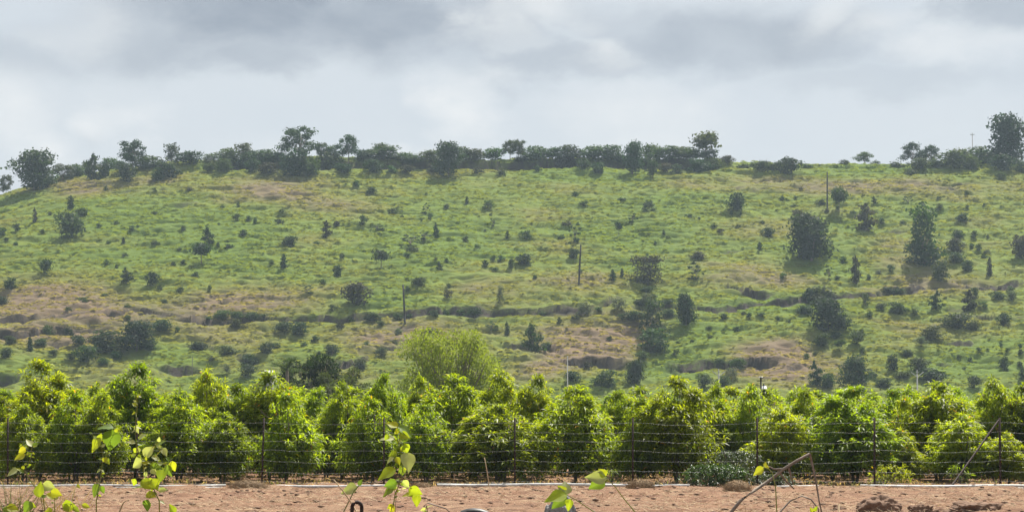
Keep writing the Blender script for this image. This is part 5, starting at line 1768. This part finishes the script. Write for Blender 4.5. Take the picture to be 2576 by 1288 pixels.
def weed(stems, leaves, lab, Y, name='weed_plant', cat='weed', group='leafy weeds in front of the field', rad=.0045, seed=0):
    """stems: lists of survey points; leaves: (x0, y0, x1, y1, tone) base and tip"""
    rr = np.random.default_rng(seed + 1000)
    first = at(*stems[0][-1], Y)
    base = np.array([first[0], Y, gz(first[0], Y)])
    o = empty(name, base)
    mb = MB()
    for i, s in enumerate(stems):
        P = [at(x, y, Y + .04 * math.sin(j * 1.3 + i)) for j, (x, y) in enumerate(s)]
        if i == 0:
            P.append(np.array([base[0], Y, base[2] - .03]))
        P = np.array(P) - base
        add_tube(mb, P, np.linspace(rad * .5, rad, len(P)) if i == 0 else np.full(len(P), rad * .45), 6, col=(.17, .18, .07))
    link('stem', mb.mesh('stem', M_WEED, True), o)
    allp = [np.array(p) for s in stems for p in s]
    leaves = list(leaves)
    for s in stems:
        for (xa, ya), (xb, yb) in zip(s[:-1], s[1:]):
            for _ in range(2 if max(ya, yb) < 1290 and len(leaves) > 5 else 0):
                f, g, l = rr.random(), rr.uniform(-.6, 3.7), rr.uniform(9, 19)
                px_, py_ = xa + (xb - xa) * f, ya + (yb - ya) * f
                leaves.append((px_ + 3 * math.cos(g), py_ - 3 * math.sin(g), px_ + l * math.cos(g), py_ - l * math.sin(g), ('lime', 'green', 'pale', 'lime')[int(rr.integers(0, 4))]))
    for i, (x0, y0, x1, y1, tone) in enumerate(leaves):
        Yl = Y + rr.uniform(-.09, .09)
        A_, B_ = at(x0, y0, Yl), at(x1, y1, Yl)
        d = B_ - A_
        d[1] = rr.normal(0, .22) * np.linalg.norm(d)
        ln = np.linalg.norm(d)
        d /= ln
        ln *= 0.95
        # pale leaves turn their face to the viewer, lit ones lie flatter
        nrm = np.array([0, -1.0, 0]) * (1.1 if tone in ('lime', 'yellow') else .8) + np.array([0, 0, 1.0]) * (.55 if tone != 'pale' else .9) + rr.normal(0, .35, 3)
        nrm -= d * nrm.dot(d)
        nrm /= np.linalg.norm(nrm)
        s = np.cross(d, nrm)
        lf = link('leaf', weed_leaf(tone, i % 3), o)
        m = Matrix(((s[0] * ln, d[0] * ln, nrm[0] * ln, A_[0] - base[0]), (s[1] * ln, d[1] * ln, nrm[1] * ln, A_[1] - base[1]),
                    (s[2] * ln, d[2] * ln, nrm[2] * ln, A_[2] - base[2]), (0, 0, 0, 1)))
        lf.matrix_local = m
        near = min(allp, key=lambda p: (p[0] - x0) ** 2 + (p[1] - y0) ** 2)
        N0 = at(near[0], near[1], Y)
        if np.linalg.norm(N0 - A_) > .004:
            pet = MB()
            add_tube(pet, [N0 - base, (N0 + A_) / 2 - base + [0, 0, .006], A_ - base], .0016, 4, col=(.16, .18, .06))
            link('petiole', pet.mesh('petiole', M_WEED, True), o)
    tag(o, lab, cat, group)


def zz(k, L_):
    return [((0, 647.6, 1295.2, 1928.5)[k] + x * .3296, 863.5 + y * .3296) for x, y in L_]


def zl(k, L_):
    o = (0, 647.6, 1295.2, 1928.5)[k]
    return [(o + a * .3296, 863.5 + b * .3296, o + c * .3296, 863.5 + d * .3296, t) for a, b, c, d, t in L_]


weed([zz(0, [(242, 785), (236, 860), (212, 930), (180, 965), (250, 1070), (330, 1180), (345, 1300)]), zz(0, [(212, 855), (190, 850)]), zz(0, [(180, 965), (140, 970)])],
     zl(0, [(245, 785, 190, 722, 'pale'), (250, 787, 298, 755, 'green'), (195, 800, 135, 835, 'yellow'), (205, 850, 232, 830, 'yellow'), (190, 850, 102, 885, 'lime'), (135, 968, 40, 1002, 'pale'),
            (150, 968, 190, 990, 'green'), (170, 775, 140, 790, 'lime')]), 'twining weed with pale round leaves at the far left edge', 13.0, seed=1)
weed([zz(0, [(765, 755), (788, 870), (772, 980), (760, 1080), (735, 1200), (735, 1300)]), zz(0, [(885, 650), (850, 790), (795, 890)]), zz(0, [(700, 690), (745, 740), (765, 790)])],
     zl(0, [(765, 725, 688, 838, 'lime'), (790, 715, 720, 725, 'lime'), (862, 665, 828, 835, 'green'), (872, 660, 916, 705, 'green'), (865, 648, 738, 636, 'green'), (800, 880, 842, 922, 'lime'),
            (770, 960, 735, 985, 'pale'), (775, 965, 800, 985, 'pale'), (757, 1080, 695, 1180, 'green'), (770, 1090, 795, 1150, 'green'), (815, 700, 790, 760, 'lime')]),
     'tall thin weed with big drooping top leaves, second weed from the left', 13.1, seed=2)
weed([zz(0, [(1035, 400), (1048, 470), (1040, 560), (1032, 660), (1045, 800), (1090, 900), (1100, 1000), (1155, 1065), (1185, 1135), (1215, 1200), (1218, 1300)]), zz(0, [(1090, 890), (1120, 830), (1185, 775), (1265, 725)]),
      zz(0, [(1100, 900), (1190, 905), (1270, 930), (1310, 905)]), zz(0, [(1240, 800), (1180, 870)])],
     zl(0, [(1040, 625, 1060, 692, 'pale'), (1028, 665, 1000, 682, 'pale'), (1060, 732, 1122, 680, 'pale'), (1030, 760, 955, 745, 'pale'), (1040, 800, 1018, 855, 'lime'), (1040, 850, 995, 838, 'lime'),
            (1050, 855, 1085, 875, 'lime'), (1100, 855, 1185, 778, 'pale'), (1185, 772, 1268, 728, 'green'), (1238, 800, 1282, 865, 'pale'), (1090, 890, 988, 950, 'pale'), (1085, 910, 1150, 905, 'lime'),
            (1160, 865, 1232, 895, 'pale'), (1148, 930, 1248, 955, 'green'), (1245, 950, 1212, 1065, 'green'), (1272, 930, 1312, 1025, 'green'), (1312, 900, 1332, 985, 'lime'), (1155, 960, 1198, 1000, 'pale'),
            (1120, 980, 1098, 1035, 'pale'), (1078, 1050, 1182, 1112, 'lime'), (1160, 1035, 1212, 1125, 'lime'), (1085, 1100, 998, 1098, 'green'), (1118, 1150, 1202, 1165, 'lime'), (1130, 1195, 1108, 1292, 'green'),
            (1212, 1122, 1285, 1112, 'pale'), (1035, 1035, 1008, 1092, 'lime'), (1205, 925, 1150, 955, 'green'), (1270, 870, 1300, 905, 'green'), (1060, 400, 1085, 412, 'pale')]),
     'bushy weed with many broad leaves, third weed from the left', 13.0, seed=3)
weed([zz(0, [(418, 1180), (418, 1240), (416, 1300)]), zz(0, [(300, 1130), (320, 1220), (330, 1300)]), zz(0, [(230, 1215), (240, 1300)]), zz(0, [(540, 1225), (530, 1300)])],
     zl(0, [(298, 1170, 305, 1040, 'lime'), (330, 1075, 435, 1112, 'pale'), (388, 1130, 475, 1162, 'yellow'), (358, 1150, 432, 1195, 'yellow'), (55, 1250, 155, 1270, 'lime'), (240, 1212, 175, 1295, 'green'),
            (220, 1225, 285, 1252, 'lime'), (480, 1232, 598, 1252, 'lime'), (542, 1225, 455, 1240, 'lime'), (628, 1232, 692, 1252, 'yellow'), (585, 1078, 614, 1105, 'yellow'), (25, 1260, 90, 1290, 'green'), (560, 1250, 610, 1290, 'green'),
            (400, 1270, 330, 1290, 'lime')]),
     'low spreading weed with bright leaves in the bottom left corner', 12.7, seed=4)
weed([zz(0, [(1300, 1230), (1310, 1300)])], zl(0, [(1335, 1292, 1290, 1218, 'lime'), (1320, 1292, 1345, 1262, 'lime')]), 'two-leaved sprig at the bottom edge right of the bushy weed', 12.8, seed=5)
weed([zz(1, [(1090, 632), (1080, 760), (1105, 900), (1110, 960), (1088, 1060), (1050, 1150), (1040, 1220), (1035, 1300)]), zz(1, [(1060, 1150), (1050, 1300)]), zz(1, [(1220, 1150), (1160, 1110), (1090, 1080)])],
     zl(1, [(1068, 637, 972, 597, 'lime'), (1080, 640, 1195, 712, 'green'), (1058, 648, 1072, 695, 'yellow'), (1050, 732, 920, 725, 'pale'), (1090, 690, 1172, 722, 'lime'), (1130, 792, 1088, 802, 'lime'),
            (1062, 830, 998, 862, 'lime'), (1090, 808, 1142, 800, 'lime'), (1040, 872, 978, 912, 'pale'), (1058, 868, 1092, 935, 'yellow'), (1138, 838, 1165, 985, 'pale'), (1112, 940, 1098, 1015, 'green'),
            (1050, 960, 908, 1042, 'lime'), (1062, 1060, 958, 1092, 'green'), (1052, 1068, 998, 1132, 'lime'), (1042, 1100, 948, 1172, 'green'), (1110, 1048, 1162, 1105, 'pale'), (1160, 1110, 1265, 1160, 'lime'),
            (1185, 1152, 1098, 1160, 'lime'), (1222, 1150, 1210, 1255, 'lime'), (1062, 1130, 1095, 1118, 'lime'), (1030, 1230, 985, 1265, 'yellow'), (1045, 1240, 1000, 1292, 'yellow'), (1000, 700, 970, 740, 'lime'),
            (1100, 740, 1060, 760, 'yellow'), (1120, 770, 1150, 850, 'lime'), (1085, 660, 1040, 690, 'lime')]),
     'tall bright yellow-green weed in front of the fourth fence post', 13.0, seed=6)
weed([zz(2, [(388, 1150), (470, 1195), (600, 1280), (640, 1310)])],
     zl(2, [(390, 1152, 215, 1200, 'lime'), (385, 1140, 325, 1078, 'yellow'), (385, 1150, 386, 1035, 'pale'), (388, 1160, 270, 1268, 'green'), (425, 1188, 398, 1285, 'lime')]),
     'lobed bright leaf on a long pale stalk in front of the grey stone', 12.2, seed=7)
weed([zz(2, [(692, 1028), (760, 1085), (830, 1180), (905, 1270), (930, 1310)])],
     zl(2, [(692, 1028, 525, 1015, 'pale'), (680, 1040, 555, 1112, 'green'), (692, 1012, 636, 950, 'lime')]),
     'drooping pale leaf on a long slanted stalk before the thick white pipe', 12.2, seed=8)
weed([zz(2, [(1898, 945), (1935, 955), (1965, 985), (1990, 1100), (2000, 1300)])],
     zl(2, [(1898, 950, 1815, 1010, 'yellow'), (1905, 945, 1918, 895, 'yellow'), (1912, 942, 1948, 945, 'yellow')]),
     'thin yellow-leaved sprig hanging at the peaked dead branch', 13.0, seed=9)
weed([zz(1, [(790, 1040), (770, 1090), (740, 1120), (650, 1300)])], zl(1, [(775, 1082, 800, 1028, 'green'), (760, 1100, 620, 1140, 'pale')]), 'small sprig with two narrow leaves left of the tall middle weed', 13.2, seed=10)
weed([zz(3, [(360, 1240), (365, 1300)])], zl(3, [(355, 1290, 330, 1245, 'yellow'), (360, 1275, 392, 1238, 'lime')]), 'tiny yellow-green sprig at the bottom under the arched twig', 12.9, seed=11)
weed([zz(1, [(1290, 1235), (1300, 1300)])], zl(1, [(1285, 1260, 1240, 1275, 'pale'), (1295, 1250, 1340, 1228, 'pale'), (1290, 1280, 1260, 1300, 'green')]), 'pale grey-green sprig at the bottom right of the tall middle weed', 12.9, seed=12)


def grass_clump():
    rr = np.random.default_rng(77)
    Y = 13.2
    for x, wpx, ytop, n, lab in ((25, 90, 1200, 90, 'arching green grass clump at the bottom left corner'), (150, 120, 1190, 26, 'thin dry grass stalks between the first two left weeds')):
        b = at(x, 1300, Y)
        z = gz(b[0], Y)
        o = empty('grass_clump', (b[0], Y, z))
        mb = MB()
        for i in range(n):
            h = (at(x, ytop + rr.uniform(0, 60), Y)[2] - z)
            x0 = rr.normal(0, wpx * .25) * Y * HF / W0
            d = rr.normal(0, .16)
            pts = [(x0, rr.normal(0, .03), 0), (x0 + d * .3, 0, h * .6), (x0 + d, rr.normal(0, .05), h)]
            add_tube(mb, pts, [.0025, .002, .0006], 3, col=(.11, .15, .03) if n > 50 and rr.random() < .8 else (.36, .30, .16))
        link('blades', mb.mesh('blades', M_WEED), o)
        tag(o, lab, 'grass')


grass_clump()
